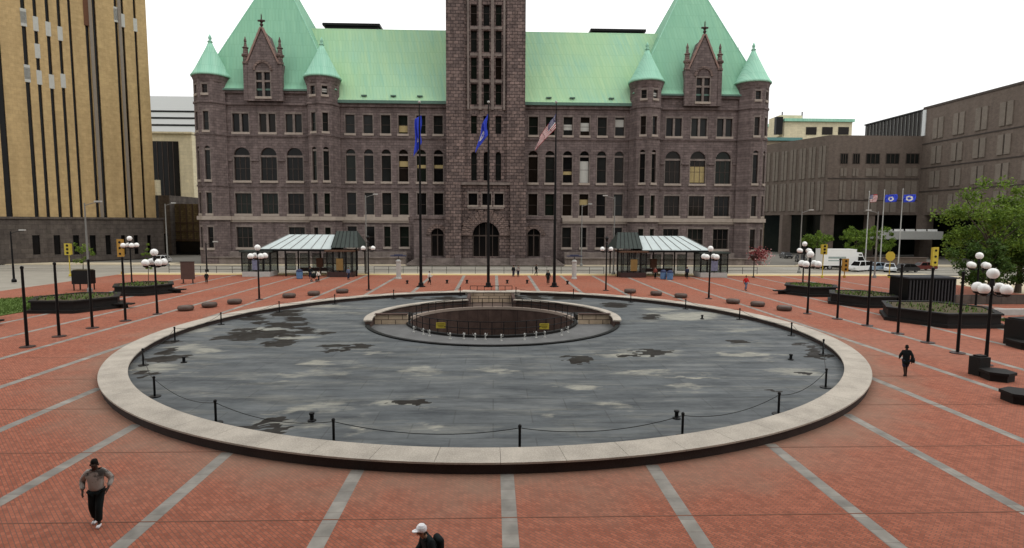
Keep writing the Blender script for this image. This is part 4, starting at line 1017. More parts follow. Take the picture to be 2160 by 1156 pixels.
# flag poles with flags
def flag_mesh(corners, nu, nv, amp, phase, rows=None):
    """corners: hoist top, hoist bottom, fly bottom, fly top (world)."""
    a, b, c, d = [Vector(x) for x in corners]; vs = []; fs = []; mi = []
    for j in range(nv + 1):
        for i in range(nu + 1):
            u, v = i / nu, j / nv
            p = a.lerp(d, u).lerp(b.lerp(c, u), v); p.y += amp * math.sin(u * 9 + v * 3 + phase) * (u * .9 + .1); p.x += amp * .35 * math.sin(v * 7 + u * 4 + phase)
            vs.append(p)
    for j in range(nv):
        for i in range(nu):
            fs.append((j * (nu + 1) + i, j * (nu + 1) + i + 1, (j + 1) * (nu + 1) + i + 1, (j + 1) * (nu + 1) + i)); mi.append((i, j))
    return vs, fs, mi
FBLUE = plain('flag_blue', (.04, .07, .55), .8, var=.35, scale=1.5); FRED = plain('flag_red', (.42, .05, .06), .8, var=.2); FWHITE = plain('flag_white', (.7, .68, .66), .8, var=.1)
FNAVY = plain('flag_navy', (.03, .035, .14), .8)
def make_flag(name, label, corners, kind, nu=26, nv=26, amp=.16, phase=0, group='flags on the three tall poles'):
    vs, fs, ij = flag_mesh(corners, nu, nv, amp, phase); mb = MB()
    for f, (i, j) in zip(fs, ij):
        if kind == 'us':
            canton = i < nu * .4 and j < nv * 7 / 13; mi = 2 if canton else (0 if (j * 13 // nv) % 2 == 0 else 1)
            if canton and i % 2 == 1 and j % 2 == 1: mi = 1
        else:
            uu, vv = (i + .5) / nu - kind[0], (j + .5) / nv - kind[1]; mi = 1 if (uu / kind[2]) ** 2 + (vv / kind[3]) ** 2 < 1 else 0
            if mi and (uu / kind[2]) ** 2 + (vv / kind[3]) ** 2 < .25: mi = 0
        mb.add([vs[q] for q in f], [(0, 1, 2, 3)], mi)
    th = Vector((0, .012, 0))
    o = mb.build(name, [FRED, FWHITE, FNAVY] if kind == 'us' else [FBLUE, FWHITE], smooth=True)
    bm = bmesh.new(); bm.from_mesh(o.data); bmesh.ops.remove_doubles(bm, verts=bm.verts, dist=.0005); bm.to_mesh(o.data); bm.free()
    so = o.modifiers.new('thick', 'SOLIDIFY'); so.thickness = .012
    o.location = (0, 0, 0); tag(o, label, 'flag', group); return o
FY = 71.4
def tall_pole(px, lab):
    p = G(px, 605); t = thing('tall_flag_pole', lab, 'flagpole', p, group='three tall flagpoles')
    top = F(px, 213, p.y)[1]
    a = MB(); a.lathe([(.55, 0), (.55, .1), (.34, .16), (.3, .5), (.22, .55)], n=18); a.build('base', BLACK, t)
    a = MB(); a.lathe([(.19, .5), (.17, 6), (.12, 15), (.06, top - .3)], n=12); a.build('shaft', BLACK, t)
    a = MB(); a.sphere((0, 0, top - .12), .17, 10); a.build('ball', LGREY, t, smooth=True); return p
for px, lab in ((888, 'tall black flagpole with the limp dark blue flag, left of three'), (1030, 'tall black flagpole in line with the main arch, middle of three'), (1169, 'tall black flagpole with the striped flag, right of three')): tall_pole(px, lab)
def fp(px, py, dy=0): x, z = F(px, py, FY + dy); return (x, FY + dy, z)
make_flag('flag', 'limp dark blue flag hanging in folds from the left tall pole', [fp(888.5, 243), fp(889, 300), fp(874, 331), fp(876, 250)], (.6, .68, .12, .06), amp=.22)
make_flag('flag', 'bright blue flag with white emblem drooping from the middle tall pole', [fp(1028, 240), fp(1028, 285), fp(1003, 323), fp(1018, 262)], (.62, .6, .26, .14), amp=.2, phase=1)
make_flag('flag', 'red and white striped flag with starred blue corner drooping from the right tall pole', [fp(1172, 240), fp(1171.5, 272), fp(1128, 318), fp(1139, 288)], 'us', nu=26, nv=26, amp=.14, phase=2)
# round stone seats on the circle
def drum_seat():
    t = MB(); prof = [(.52, 0), (.62, .06), (.68, .2), (.66, .36), (.58, .44), (.3, .47), (.01, .475)]
    t.lathe(prof, 0, 0, 18); return t.build('round_stone_seat', BGRAN, smooth=True)
sp_ = [((392, 655), (442, 648), (495, 641), (610, 628), (662, 623), (722, 618)), ((1654, 655), (1598, 646), (1546, 640), (1436, 628), (1384, 623), (1329, 618))]
s0 = None
for side, L in zip(('left', 'right'), sp_):
    for k, q in enumerate(L):
        p = G(*q); lab = 'low round brown stone seat behind the basin rim, ' + ORD[k] + ' from the ' + side + ' globe lamp'
        if s0 is None: s0 = drum_seat(); s0.location = p; tag(s0, lab, 'stone seat', 'round stone seats behind the basin')
        else:
            c = s0.copy(); COL.objects.link(c); c.location = p; c['label'] = lab; c.rotation_euler = (0, 0, k * .7)
            c.scale = (1 + .05 * math.sin(k * 3), 1, 1)
# short bollards near the flagpoles
b1 = None
for k, (px, py, lab) in enumerate(((859, 599, 'short dark bollard left of the left tall flagpole'), (943, 598, 'short dark bollard between left and middle flagpoles, nearer the left'), (985, 598, 'short dark bollard between left and middle flagpoles, nearer the middle'),
                              (1070, 598, 'short dark bollard between middle and right flagpoles, nearer the middle'), (1112, 598, 'short dark bollard between middle and right flagpoles, nearer the right'), (1197, 600, 'short dark bollard right of the right tall flagpole'))):
    p = G(px, py)
    if b1 is None:
        b1 = thing('short_bollard', lab, 'bollard', p, group='short bollards by the flagpoles')
        a = MB(); a.lathe([(.2, 0), (.2, .05), (.13, .1)], n=12); a.build('base', DKRED, b1); a = MB(); a.lathe([(.12, .09), (.12, .3), (.19, .33), (.19, .44), (.1, .5)], n=12); a.build('head', BLACK, b1)
    else: dup(b1, p, 0, lab)
# hexagonal planters
def hexagon(r, rot=0): return [(r * math.cos(rot + PI / 3 * k), r * math.sin(rot + PI / 3 * k)) for k in range(6)]
def planter(name, loc, r, label, h=.95, rot=0, sx=1.0, ledge=True):
    t = thing(name, label, 'planter', loc, 0, 'dark hexagonal planters')
    def hx(rr): return [(x * sx, y) for x, y in hexagon(rr, rot)]
    a = MB()
    lv = [(r, 0, .28), (r - .3, .284, h)]
    for rr, z0, z1 in lv: a.prism(hx(rr), z0, z1)
    a.build('wall', DGRAN, t)
    a = MB(); o_, i_ = hx(r - .12), hx(r - .7); n = 6
    a.add([(*p, h + .004) for p in o_] + [(*p, h + .004) for p in i_] + [(*p, h + .14) for p in o_] + [(*p, h + .14) for p in i_],
          [(k, (k + 1) % 6, 6 + (k + 1) % 6, 6 + k) for k in range(6)] + [(12 + k, 12 + (k + 1) % 6, 18 + (k + 1) % 6, 18 + k) for k in range(6)] + [(k, (k + 1) % 6, 12 + (k + 1) % 6, 12 + k) for k in range(6)] + [(6 + k, 6 + (k + 1) % 6, 18 + (k + 1) % 6, 18 + k) for k in range(6)])
    a.build('coping', DGRAN, t)
    a = MB(); a.prism(hx(r - .72), h - .1, h + .06); a.build('soil', SOIL, t)
    if ledge:
        x, y = hx(r)[0] if ledge == 1 else hx(r)[3]; s = 1 if x > 0 else -1
        a = MB(); a.prism([(x - s * .9, -.5), (x + s * 1.1, -.28), (x + s * 1.1, .28), (x - s * .9, .5)][::s], .34, .46); a.prism([(x + s * .1, -.2), (x + s * .5, -.2), (x + s * .5, .2), (x + s * .1, .2)][::s], 0, .336)
        a.build('bench_slab', DGRAN, t)
    rnd = random.Random(int(loc[0] * 10)); a = MB()
    for _ in range(230):
        x, y = rnd.uniform(-r, r) * .62, rnd.uniform(-r, r) * .55; z = h + .06; q = rnd.uniform(0, 2 * PI); l = rnd.uniform(.1, .34)
        dx, dy = math.cos(q) * .06, math.sin(q) * .06
        a.add([(x - dx, y - dy, z), (x + dx, y + dy, z), (x + dy * 2, y - dx * 2, z + l)], [(0, 1, 2)])
    tag(a.build('ground_cover', GRASS, t), kind='stuff')
    return t
planter('hexagonal_planter', (-42.6, 44.6, 0), 3.9, 'dark granite hexagonal planter cut off at the left edge', ledge=1)
planter('hexagonal_planter', (-38.3, 53.7, 0), 3.9, 'dark granite hexagonal planter in the left lawn, middle of three', ledge=1)
planter('hexagonal_planter', (-39.0, 65.0, 0), 3.4, 'dark granite hexagonal planter farthest back on the left', ledge=1, h=.9)
planter('hexagonal_planter', (36.5, 64.5, 0), 3.2, 'dark granite hexagonal planter farthest back on the right', ledge=2)
planter('hexagonal_planter', (37.4, 56.6, 0), 3.5, 'dark granite hexagonal planter beside the black ribbed enclosure', ledge=0)
planter('hexagonal_planter', (37.6, 46.9, 0), 4.6, 'large dark granite hexagonal planter under the big tree, nearest on the right', h=1.0, ledge=0)
# black ribbed enclosure
bx0, bx1 = F(1874, 640, 56)[0], F(2014, 640, 53.4)[0]; bz = F(1900, 588, 53.4)[1]
t = thing('ribbed_enclosure', 'black ribbed metal enclosure behind the large right planter', 'enclosure', ((bx0 + bx1) / 2, 55, 0), world=True)
a = MB(); a.box(bx0, bx1, 53.4, 56, 0, bz); bo = a.build('body', BLACK, t)
a = MB()
nr = 15
for k in range(nr): x = bx0 + .15 + (bx1 - bx0 - .3) * k / (nr - 1); a.box(x - .06, x + .06, 53.28, 53.398, .15, bz - .15)
a.build('rib', plain('rib_dark', (.035, .035, .038), .5), bo); a = MB(); a.box(bx0 - .15, bx1 + .15, 53.2, 56.2, bz + .002, bz + .14); a.build('roof', plain('dark_felt', (.04, .04, .045), .8), t)
# granite seats at the right edge
def seat(loc, r, label, box=None, sc=(1, 1)):
    t = thing('stone_bench', label, 'stone bench', loc, .2, 'dark granite seats at the right edge')
    a = MB(); a.prism([(x * sc[0], y * sc[1]) for x, y in hexagon(r - .08, .2)], 0, .33); a.build('foot', DGRAN, t)
    a = MB(); a.prism([(x * sc[0], y * sc[1]) for x, y in hexagon(r, .2)], .334, .48); a.build('slab', DGRAN, t)
    if box:
        x, y, w_, d, h = box; a = MB(); a.box(x - w_ / 2, x + w_ / 2, y - d / 2, y + d / 2, .002, h); a.box(x - w_ / 2 + .12, x + w_ / 2 - .12, y - d / 2 + .12, y + d / 2 - .12, h + .003, h + .09); a.build('block', DGRAN, t)
p = G(2117, 806); seat(p + Vector((.1, .5, 0)), .78, 'dark granite seat with tall square block at the foot of the near lamp', (.0, .95, .72, .6, 1.0))
p = G(2168, 855); seat(p + Vector((.2, .5, 0)), .85, 'low dark granite seat cut off by the right edge, nearest one')
p = G(2204, 742); seat(p + Vector((.2, 1.1, 0)), 1.4, 'broad dark granite seat with a raised block, cut off by the right edge', (.5, .9, 1.7, 1.3, 1.75))

# ================================================================== SHELTERS, RAIL, PLATFORM FURNITURE
ROOFGL = plain('frosted_roof_glass', (.47, .53, .53), .6, var=.12, scale=1)
PATINA = plain('dark_green_roof', (.035, .045, .04), .6, var=.3, scale=1.5)
def cleargl():
    m, nt, b = newmat('shelter_glass'); b.inputs['Base Color'].default_value = (.05, .06, .06, 1); b.inputs['Roughness'].default_value = .08; b.inputs['Specular IOR Level'].default_value = .5
    tr = N(nt, 'ShaderNodeBsdfTransparent'); tr.inputs[0].default_value = (.85, .9, .88, 1); ms = N(nt, 'ShaderNodeMixShader'); ms.inputs[0].default_value = .35
    nt.links.new(tr.outputs[0], ms.inputs[1]); nt.links.new(b.outputs[0], ms.inputs[2]); nt.links.new(ms.outputs[0], nt.nodes['Material Output'].inputs[0]); return m
CLEARG = cleargl()
RUST = plain('orange_brown_panel', (.10, .055, .035), .7)
POSTER = plain('poster_blue_grey', (.16, .17, .25), .6, var=.6, scale=2.5)
def shelter(s, label):
    c0 = -.8
    def X(d): return c0 - s * d
    t = thing('tram_shelter', label, 'transit shelter', (X(28), 86, 0), world=True, group='glass roofed tram shelters')
    ye, yr = 84.6, 88.2; ze, zr = 4.05, 6.05; d0, d1 = 22.9, 33.2; d0r, d1r = 23.1, 30.2
    gl = MB(); gl.add([(X(d0), ye, ze), (X(d1), ye, ze), (X(d1r), yr, zr), (X(d0r), yr, zr), (X(d0), ye, ze - .06), (X(d1), ye, ze - .06), (X(d1r), yr, zr - .06), (X(d0r), yr, zr - .06)],
                      [(0, 1, 2, 3), (7, 6, 5, 4), (0, 4, 5, 1), (1, 5, 6, 2), (2, 6, 7, 3), (3, 7, 4, 0)])
    ro = gl.build('glass_roof', ROOFGL, t)
    n = 7
    for k in range(n + 1):
        a = Vector((X(d0 + (d1 - d0) * k / n), ye, ze + .04)); b = Vector((X(d0r + (d1r - d0r) * k / n), yr, zr + .04)); g = MB(); g.tube([a, b], .05, 6); g.build('glazing_bar', GREYM, ro)
    g = MB(); g.tube([(X(d1), ye, ze), (X(d1), 90.6, ze), (X(d1r), yr, zr)], .07, 6); g.add([(X(d1), ye, ze), (X(d1), 90.6, ze), (X(d1r), yr, zr)], [(0, 1, 2)]); g.add([(X(d1), 90.6, ze), (X(d0), 90.6, ze), (X(d0r), yr, zr - .1), (X(d1r), yr, zr - .1)], [(0, 1, 2, 3)]); g.build('back_slope', PATINA, t)
    g = MB(); xa, xb = sorted((X(d0), X(d1))); g.box(xa - .05, xb + .05, ye - .1, ye + .12, ze - .34, ze - .07); g.box(xa, xb, 90.4, 90.6, ze - .34, ze - .04); g.build('gutter', BLACK, t)
    # dark seamed roof towards the middle of the plaza, a little taller
    e0, e1 = 18.9, 22.86
    g = MB(); g.add([(X(e0), ye - .3, ze + .2), (X(e1), ye - .3, ze + .2), (X(e1 + .2), yr, zr + .55), (X(e0 + 1), yr, zr + .55), (X(e0), 91, ze + .2), (X(e1), 91, ze + .2)], [(0, 1, 2, 3), (4, 3, 2, 5), (0, 3, 4), (1, 5, 2), (0, 4, 5, 1)])
    dr = g.build('seamed_roof', PATINA, t)
    g = MB()
    for k in range(7):
        q = k / 6; g.tube([(X(e0 + (e1 - e0) * q), ye - .3, ze + .24), (X(e0 + 1 + (e1 - e0 - .8) * q), yr, zr + .6)], .035, 5)
    g.build('seam', BLACK, dr)
    # posts
    for d in (19.3, 22.7, 26.2, 29.6, 32.8):
        for y in (ye + .15, 90.3):
            g = MB(); g.box(X(d) - .09, X(d) + .09, y - .09, y + .09, .016, ze - .02 if d > 22.8 else ze + .18); g.build('post', BLACK, t)
    # kiosk booths at both ends
    for (k0, k1, y0, y1, zt, mt, pst) in ((31.6, 35.6, 84.0, 87, 3.55, PATINA, 1), (19.6, 23.3, 83.6, 86.6, 3.7, RUST, 0)):
        xa, xb = sorted((X(k0), X(k1)))
        g = MB(); g.box(xa, xb, y0, y1, .016, .75); kb = g.build('kiosk_base', LGREY if pst else DKRED, t)
        g = MB(); g.box(xa + .06, xb - .06, y0 + .06, y1 - .06, .753, zt); g.build('kiosk_glass', CLEARG, kb)
        g = MB(); nn = 4
        for i in range(nn + 1):
            x = xa + (xb - xa) * i / nn; g.box(x - .07, x + .07, y0 - .02, y0 + .1, .753, zt)
            if i in (0, nn): g.box(x - .07, x + .07, y0 + .1, y1, zt - .12, zt)
            g.box(x - .07, x + .07, y1 - .1, y1 + .02, .753, zt)
        g.box(xa, xb, y0 - .021, y0 + .08, 1.95, 2.05); g.build('kiosk_frame', BLACK, kb)
        g = MB(); g.box(xa - .25, xb + .25, y0 - .25, y1 + .25, zt + .004, zt + .22); g.build('kiosk_roof', mt, kb)
        g = MB(); xm = (xa + xb) / 2; g.box(xm - .5, xm + .5, y0 - .08, y0 - .03, 1.0, 2.7); g.build('poster', POSTER if pst else plain('poster_ochre', (.22, .14, .05), .7) if 'poster_ochre' not in MATS else MATS['poster_ochre'], kb)
    # back glazing, bench, bins, panels
    for d in (24.3, 26.0, 27.9, 30.0):
        g = MB(); xa, xb = sorted((X(d), X(d + 1.3))); g.box(xa, xb, 90.0, 90.05, .6, 3.0); po = g.build('back_pane', CLEARG, t)
        g = MB(); g.box(xa - .05, xb + .05, 89.98, 90.07, .5, .6); g.box(xa - .05, xb + .05, 89.98, 90.07, 3.0, 3.1); g.box(xa - .05, xa - .004, 89.98, 90.07, .604, 2.996); g.box(xb + .004, xb + .05, 89.98, 90.07, .604, 2.996); g.build('pane_frame', BLACK, po)
    g = MB(); xa, xb = sorted((X(24), X(29))); g.box(xa, xb, 88.6, 89.1, .42, .5); g.box(xa, xb, 89.12, 89.2, .42, .95)
    for q in (.3, 2.5, 4.7): g.box(xa + q - .05, xa + q + .05, 88.7, 89.0, .02, .416)
    g.build('bench', DKRED, t)
    g = MB(); g.box(X(25.2) - .5, X(25.2) + .5, 86.5, 86.7, 1.2, 2.6); g.box(X(25.2) - .4, X(25.2) + .4, 86.46, 86.495, 1.3, 2.5); g.box(X(25.2) - .05, X(25.2) + .05, 86.56, 86.64, .02, 1.19); g.build('map_stand', RUST, t)
    return t
shelter(1, 'left tram shelter with sloping pale glass roof, dark seamed roof and glazed kiosks')
shelter(-1, 'right tram shelter with sloping pale glass roof, dark seamed roof and glazed kiosks')
# litter bins by the shelters
def bin_(loc, label):
    t = thing('recycling_bin', label, 'litter bin', loc, 0, 'blue bins by the shelters')
    a = MB(); a.lathe([(.36, 0), (.42, .1), (.44, 1.0)], n=16); a.build('barrel', BLUEB, t)
    a = MB(); a.lathe([(.45, 1.004), (.4, 1.2), (.18, 1.36), (.02, 1.38)], n=16); a.build('lid', plain('navy_lid', (.03, .04, .09), .5) if 'navy_lid' not in MATS else MATS['navy_lid'], t)
bin_(G(632, 588), 'blue barrel bin standing in front of the left shelter'); bin_(G(1413, 590), 'blue barrel bin standing in front of the right shelter, right one of two'); bin_(G(1399, 589), 'blue barrel bin standing in front of the right shelter, left one of two')
for (xa, xb, lab) in ((-50, -35.6, 'low black rail with posts left of the left shelter'), (-18.6, 17.4, 'low black rail with posts between the two shelters'), (34.9, 42, 'low black rail with posts right of the right shelter')):
    n = int((xb - xa) / 2.25); railing('platform_railing', [Vector((xa + (xb - xa) * k / n, 89.8, .01)) for k in range(n + 1)], 1.1, lab, 'railing', 'low black railings along the platform')
# pale pillars with blue tops
def pillar(loc, label):
    t = thing('information_pillar', label, 'pillar', loc, 0, 'pale information pillars')
    a = MB(); a.lathe([(.42, 0), (.42, .12), (.33, .2), (.33, 2.35), (.4, 2.4), (.4, 2.55), (.2, 2.75), (.02, 2.8)], n=18); a.build('shaft', LGREY, t)
    a = MB(); a.lathe([(.04, 2.8), (.04, 3.2)], n=8); a.build('stem', BLACK, t)
    a = MB(); a.prism([(-1.1, -.35), (1.1, -.35), (1.1, .35), (-1.1, .35)], 3.2, 3.32); a.prism([(-.6, -.2), (.6, -.2), (.6, .2), (-.6, .2)], 3.324, 3.46); a.build('top_sign', plain('slate_blue', (.045, .05, .09), .6) if 'slate_blue' not in MATS else MATS['slate_blue'], t)
pillar(G(841, 588), 'pale round pillar with flat dark blue top left of the left tall flagpole'); pillar(G(1211, 588), 'pale round pillar with flat dark blue top right of the right tall flagpole')
# brown sign board
p = G(397, 598)
t = thing('sign_board', 'square brown notice board on two short legs left of the left shelter', 'notice board', p)
a = MB(); a.box(-.85, .85, -.08, .08, .55, 2.75); a.build('panel', plain('brown_board', (.085, .05, .042), .7), t); a = MB(); a.box(-.9, .9, -.1, .1, 2.754, 2.85); a.build('cap', DKRED, t)
for x in (-.6, .6):
    a = MB(); a.box(x - .06, x + .06, -.06, .06, .04, .548); a.box(x - .2, x + .2, -.3, .3, 0, .04); a.build('leg', DKRED, t)
# tall grey street lights
def street_light(px, ytop, Y, label, double=False, arm=1, mat=GREYM, h=None):
    X_, zt = F(px, ytop, Y); t = thing('street_light', label, 'street light', (X_, Y, -.0), 0, 'tall grey street lights')
    a = MB(); a.lathe([(.28, 0), (.28, .3), (.13, .5), (.07, zt)], n=10); a.build('pole', mat, t)
    for s in ((1, -1) if double else (arm,)):
        a = MB(); a.tube([(0, 0, zt - .3), (s * .9, 0, zt), (s * 1.7, 0, zt + .05)], .04, 6); a.build('arm', mat, t)
        a = MB(); a.box(s * 1.5 - .35, s * 1.5 + .35, -.16, .16, zt + .09, zt + .26); a.build('lantern', LGREY, t)
street_light(178, 428, 66, 'tall grey street light behind the left planters', arm=1)
street_light(348, 430, 104, 'tall grey street light left of the city hall, beyond the plaza')
street_light(771, 412, 89, 'tall grey street light beside the left two globe lamp', arm=1)
street_light(1228, 432, 106.3, 'thin grey street light before the right wing, nearer the tower')
street_light(1297, 415, 89, 'tall grey street light beside the right two globe lamp', arm=-1)
street_light(1692, 445, 92.0, 'tall grey street light right of the city hall corner')
street_light(1853, 446, 84, 'tall grey street light behind the right bare poles, near the parked cars', arm=-1)
street_light(22, 488, 76, 'short dark street light near the left edge of the plaza', mat=BLACK)
street_light(434, 512, 92, 'dark street light just left of the city hall corner', mat=BLACK)
# traffic signals
def signal(px, y0, y1, Y, label, mat=YELLOW, round_=False):
    X_, z1 = F(px, y0, Y); z0 = F(px, y1, Y)[1]; t = thing('traffic_signal', label, 'traffic signal', (X_, Y, 0), 0, 'yellow traffic signals')
    a = MB(); a.lathe([(.2, 0), (.2, .3), (.07, .4), (.07, z0 + .1)], n=8); a.build('pole', mat if not round_ else YELLOW, t)
    w_ = .35 if not round_ else .7
    a = MB()
    if round_: a.prism([(.75 * math.cos(k * PI / 4 + PI / 8), .75 * math.sin(k * PI / 4 + PI / 8)) for k in range(8)], -.04, .04); a.v = [(x, z, (z0 + z1) / 2 + y) for x, y, z in a.v]
    else: a.box(-w_, w_, -.22, .22, z0, z1); a.box(-w_ - .08, w_ + .08, -.26, -.222, z0 - .05, z1 + .05)
    b_ = a.build('head', mat, t)
    if not round_:
        for k in range(3):
            zc = z0 + (z1 - z0) * (k + .5) / 3; m_ = MB(); m_.lathe([(.001, -.31), (.17, -.31), (.17, -.262)], n=10); m_.v = [(x, z, zc + y) for x, y, z in m_.v]; m_.build('lens', BLACK, b_)
signal(144, 514, 537, 84, 'yellow traffic signal on a yellow post behind the raised planter at left')
signal(254, 505, 541, 88, 'orange traffic signal left of the distant left globe lamp', ORANGE)
signal(1738, 516, 536, 84, 'yellow traffic signal in front of the white box truck')
signal(1783, 546, 572, 84, 'orange brown signal beside the white van behind the bare poles', ORANGE)
signal(1879, 528, 553, 84, 'yellow octagonal sign on a post near the dark parked cars', YELLOW, True)
signal(1972, 522, 560, 82, 'yellow traffic signal left of the big tree')
# raised black planter on legs
p = G(178, 612); t = thing('raised_planter', 'small raised black planter box with green shrub behind the left lawn', 'planter', p)
a = MB(); a.box(-.95, .95, -.6, .6, .75, 2.3); a.build('box', BLACK, t); a = MB(); a.box(-.85, .85, -.5, .5, 2.304, 2.4); a.build('soil', SOIL, t)
for x in (-.8, .8):
    for y in (-.5, .5): a = MB(); a.box(x - .05, x + .05, y - .05, y + .05, 0, .746); a.build('leg', BLACK, t)
PLANTER_TOP = p + Vector((0, 0, 2.4))

# ================================================================== TREES
def tree(name, label, loc, h, rx, rz, seed, nclump=60, nleaf=110, lsize=.28, trunk=.22, zc=None, mat=LEAF, cr=1.0, cat='tree', group=None, bare=.3):
    rnd = random.Random(seed); t = thing(name, label, cat, loc, 0, group); zc = zc if zc else h - rz
    a = MB(); top = (rnd.uniform(-.2, .2), rnd.uniform(-.2, .2), zc + rz * .5)
    a.tube([(0, 0, 0), (.03, 0, h * .12), (.06, .03, zc - rz * .6), top], [trunk * 1.35, trunk, trunk * .8, trunk * .2], 9)
    cl = []
    for k in range(nclump):
        while True:
            v = Vector((rnd.uniform(-1, 1), rnd.uniform(-1, 1), rnd.uniform(-1, 1)))
            if .3 < v.length < 1: break
        v *= (.62 + .38 * rnd.random()) / max(.55, v.length)
        wob = 1 + .28 * noise.noise(Vector((v.x * 1.7 + seed, v.y * 1.7, v.z * 1.7)))
        cl.append((Vector((v.x * rx * wob, v.y * rx * wob, zc + v.z * rz * wob)), rnd.uniform(.45, 1) * rx * .26))
    for c, r in cl[:max(8, nclump // 5)]:
        m = Vector((c.x * .35, c.y * .35, (zc - rz * .55) * .6 + c.z * .4)); a.tube([(.06, .03, zc - rz * .65), m, c], [trunk * .45, trunk * .28, trunk * .1], 6)
    a.build('trunk', BARK, t)
    b = MB()
    for c, r in cl:
        for _ in range(nleaf):
            d = Vector((rnd.gauss(0, 1), rnd.gauss(0, 1), rnd.gauss(0, .75))); d = d.normalized() * r * (rnd.random() ** .45); p = c + d * 1.15
            n = Vector((rnd.gauss(0, 1), rnd.gauss(0, 1), rnd.gauss(.7, 1))).normalized(); u = n.orthogonal().normalized(); v = n.cross(u); an = rnd.uniform(0, 2 * PI)
            u, v = u * math.cos(an) + v * math.sin(an), v * math.cos(an) - u * math.sin(an); l = lsize * rnd.uniform(.6, 1.3)
            b.add([p - u * l * .5, p + v * l * .28, p + u * l * .5, p - v * l * .28], [(0, 1, 2, 3)])
    me = bpy.data.meshes.new('crown'); me.from_pydata(b.v, [], b.f); me.materials.append(mat); o = bpy.data.objects.new('crown', me); COL.objects.link(o); o.parent = t
    return t
tree('leafy_tree', 'big bright green leafy tree before the brown building on the right', (56.4, 63, 0), 12.6, 4.9, 4.7, 1, 80, 120, .34, .3)
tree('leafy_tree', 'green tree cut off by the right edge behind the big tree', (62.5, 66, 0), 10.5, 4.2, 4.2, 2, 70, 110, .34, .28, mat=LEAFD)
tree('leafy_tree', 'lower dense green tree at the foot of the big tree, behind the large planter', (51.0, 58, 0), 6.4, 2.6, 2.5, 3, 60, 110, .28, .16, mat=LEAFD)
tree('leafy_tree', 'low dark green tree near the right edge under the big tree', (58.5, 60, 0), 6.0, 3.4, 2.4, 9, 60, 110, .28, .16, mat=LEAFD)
tree('leafy_tree', 'small round green tree right of the city hall, beyond the white truck', (65.0, 113.5, 0), 6.6, 2.6, 2.0, 4, 40, 90, .34, .14)
tree('leafy_tree', 'small green tree beyond the parked cars, left of the distant flags', (71.5, 111, 0), 7.4, 2.9, 2.5, 5, 45, 90, .34, .15)
tree('leafy_tree', 'small green tree beyond the parked cars, directly under the distant flags', (76.5, 112, 0), 7.8, 2.7, 2.8, 15, 45, 90, .34, .15)
t = tree('leafy_shrub', 'thin green shrub growing out of the raised black planter', PLANTER_TOP, 3.3, 1.25, 1.4, 6, 16, 34, .2, .04, cat='shrub')
tree('sapling', 'thin green sapling in the farthest left hexagonal planter', (-38.7, 65.3, .96), 4.4, .8, 1.6, 7, 12, 28, .2, .04, cat='tree')
def blossom():
    loc = (38.9, 84.3, 0); t = thing('hanging_flower_basket', 'dark pole topped with pink and white blossoms right of the city hall corner', 'flower basket', loc)
    a = MB(); a.lathe([(.25, 0), (.25, .1), (.08, .2), (.07, 3.0)], n=8); a.build('pole', BLACK, t)
    a = MB(); a.lathe([(.2, 2.5), (.65, 3.0), (.7, 3.3)], n=12); a.build('basket', DKRED, t)
    rnd = random.Random(8)
    for nm, mt, n, dx in (('blossom', PINKB, 420, .6), ('pale_blossom', PINKW, 170, 1.2)):
        a = MB()
        for _ in range(n):
            p = Vector((dx + rnd.gauss(0, .62), rnd.gauss(0, .4), 3.55 - (dx - .6) * .8 + rnd.gauss(0, .42))); l = .13
            q = Vector((rnd.gauss(0, 1), rnd.gauss(0, 1), rnd.gauss(0, 1))).normalized(); u = q.orthogonal().normalized() * l; v = q.cross(u)
            a.add([p - u, p + v, p + u, p - v], [(0, 1, 2, 3)])
        a.build(nm, mt, t)
blossom()
# low walls under the right trees
for (x0, x1, y, h, lab) in ((43.5, 62, 49.3, .55, 'low pale grey retaining wall under the big tree, nearest one'), (44, 60, 56.3, .9, 'low dark retaining wall behind the pale one, under the big tree')):
    a = MB(); a.box(x0, x1, y, y + .5, 0, h); o = a.build('retaining_wall', LGREY if h < .7 else DKBASE); tag(o, lab, 'wall')
a = MB(); a.box(68.5, 84, 108.5, 109, 0, 1.5); a.box(68.3, 84.2, 108.3, 109.2, 1.504, 1.65); tag(a.build('retaining_wall', GOVBRICK), 'brown low wall beyond the parked cars at the foot of the small trees', 'wall')

# ================================================================== OTHER BUILDINGS
# left tan tower
A = Vector((-72.3, 126.0)); Bq = Vector((-89.9, 107.2)); U2 = (Bq - A).normalized(); N2 = Vector((-U2.y, U2.x))
if N2.dot(-A) < 0: N2 = -N2
def FA(px, py):
    d = ray(px, py); o = Vector((0, 0)); n2 = N2; t = A.dot(n2) / (d.x * n2.x + d.y * n2.y); P = Vector((d.x * t, d.y * t)); return (P - A).dot(U2), CAMH + d.z * t
tan = thing('office_tower', 'tall tan stone office tower with narrow dark vertical window strips at the left edge', 'office tower', (A.x, A.y, 0), world=True)
ZB_ = FA(200, 462)[1]; ZT_ = 84
strips = [(14, 28), (74, 83), (99, 106.5), (124, 131.5), (148, 155), (170, 176), (204, 211), (220, 227), (265, 271), (279, 284), (304, 309)]
us = sorted([tuple(sorted((FA(a, 461)[0], FA(b, 461)[0]))) for a, b in strips])
m = MB(); cur = 0.0; U_ = (U2.x, U2.y); N_ = (N2.x, N2.y); O_ = (A.x, A.y)
for a, b in us: m.obox(O_, U_, N_, cur, a, -1.0, 0, ZB_, ZT_); cur = b
m.obox(O_, U_, N_, cur, 60, -1.0, 0, ZB_, ZT_); m.obox(O_, U_, N_, 0, 60, -26, -1.1, 0, ZT_ + .1)
m.build('wall', TAN, tan)
for a, b in us:
    g = MB(); g.obox(O_, U_, N_, a, b, -.95, -.55, ZB_, ZT_); w_ = g.build('window_strip', GL[0], tan)
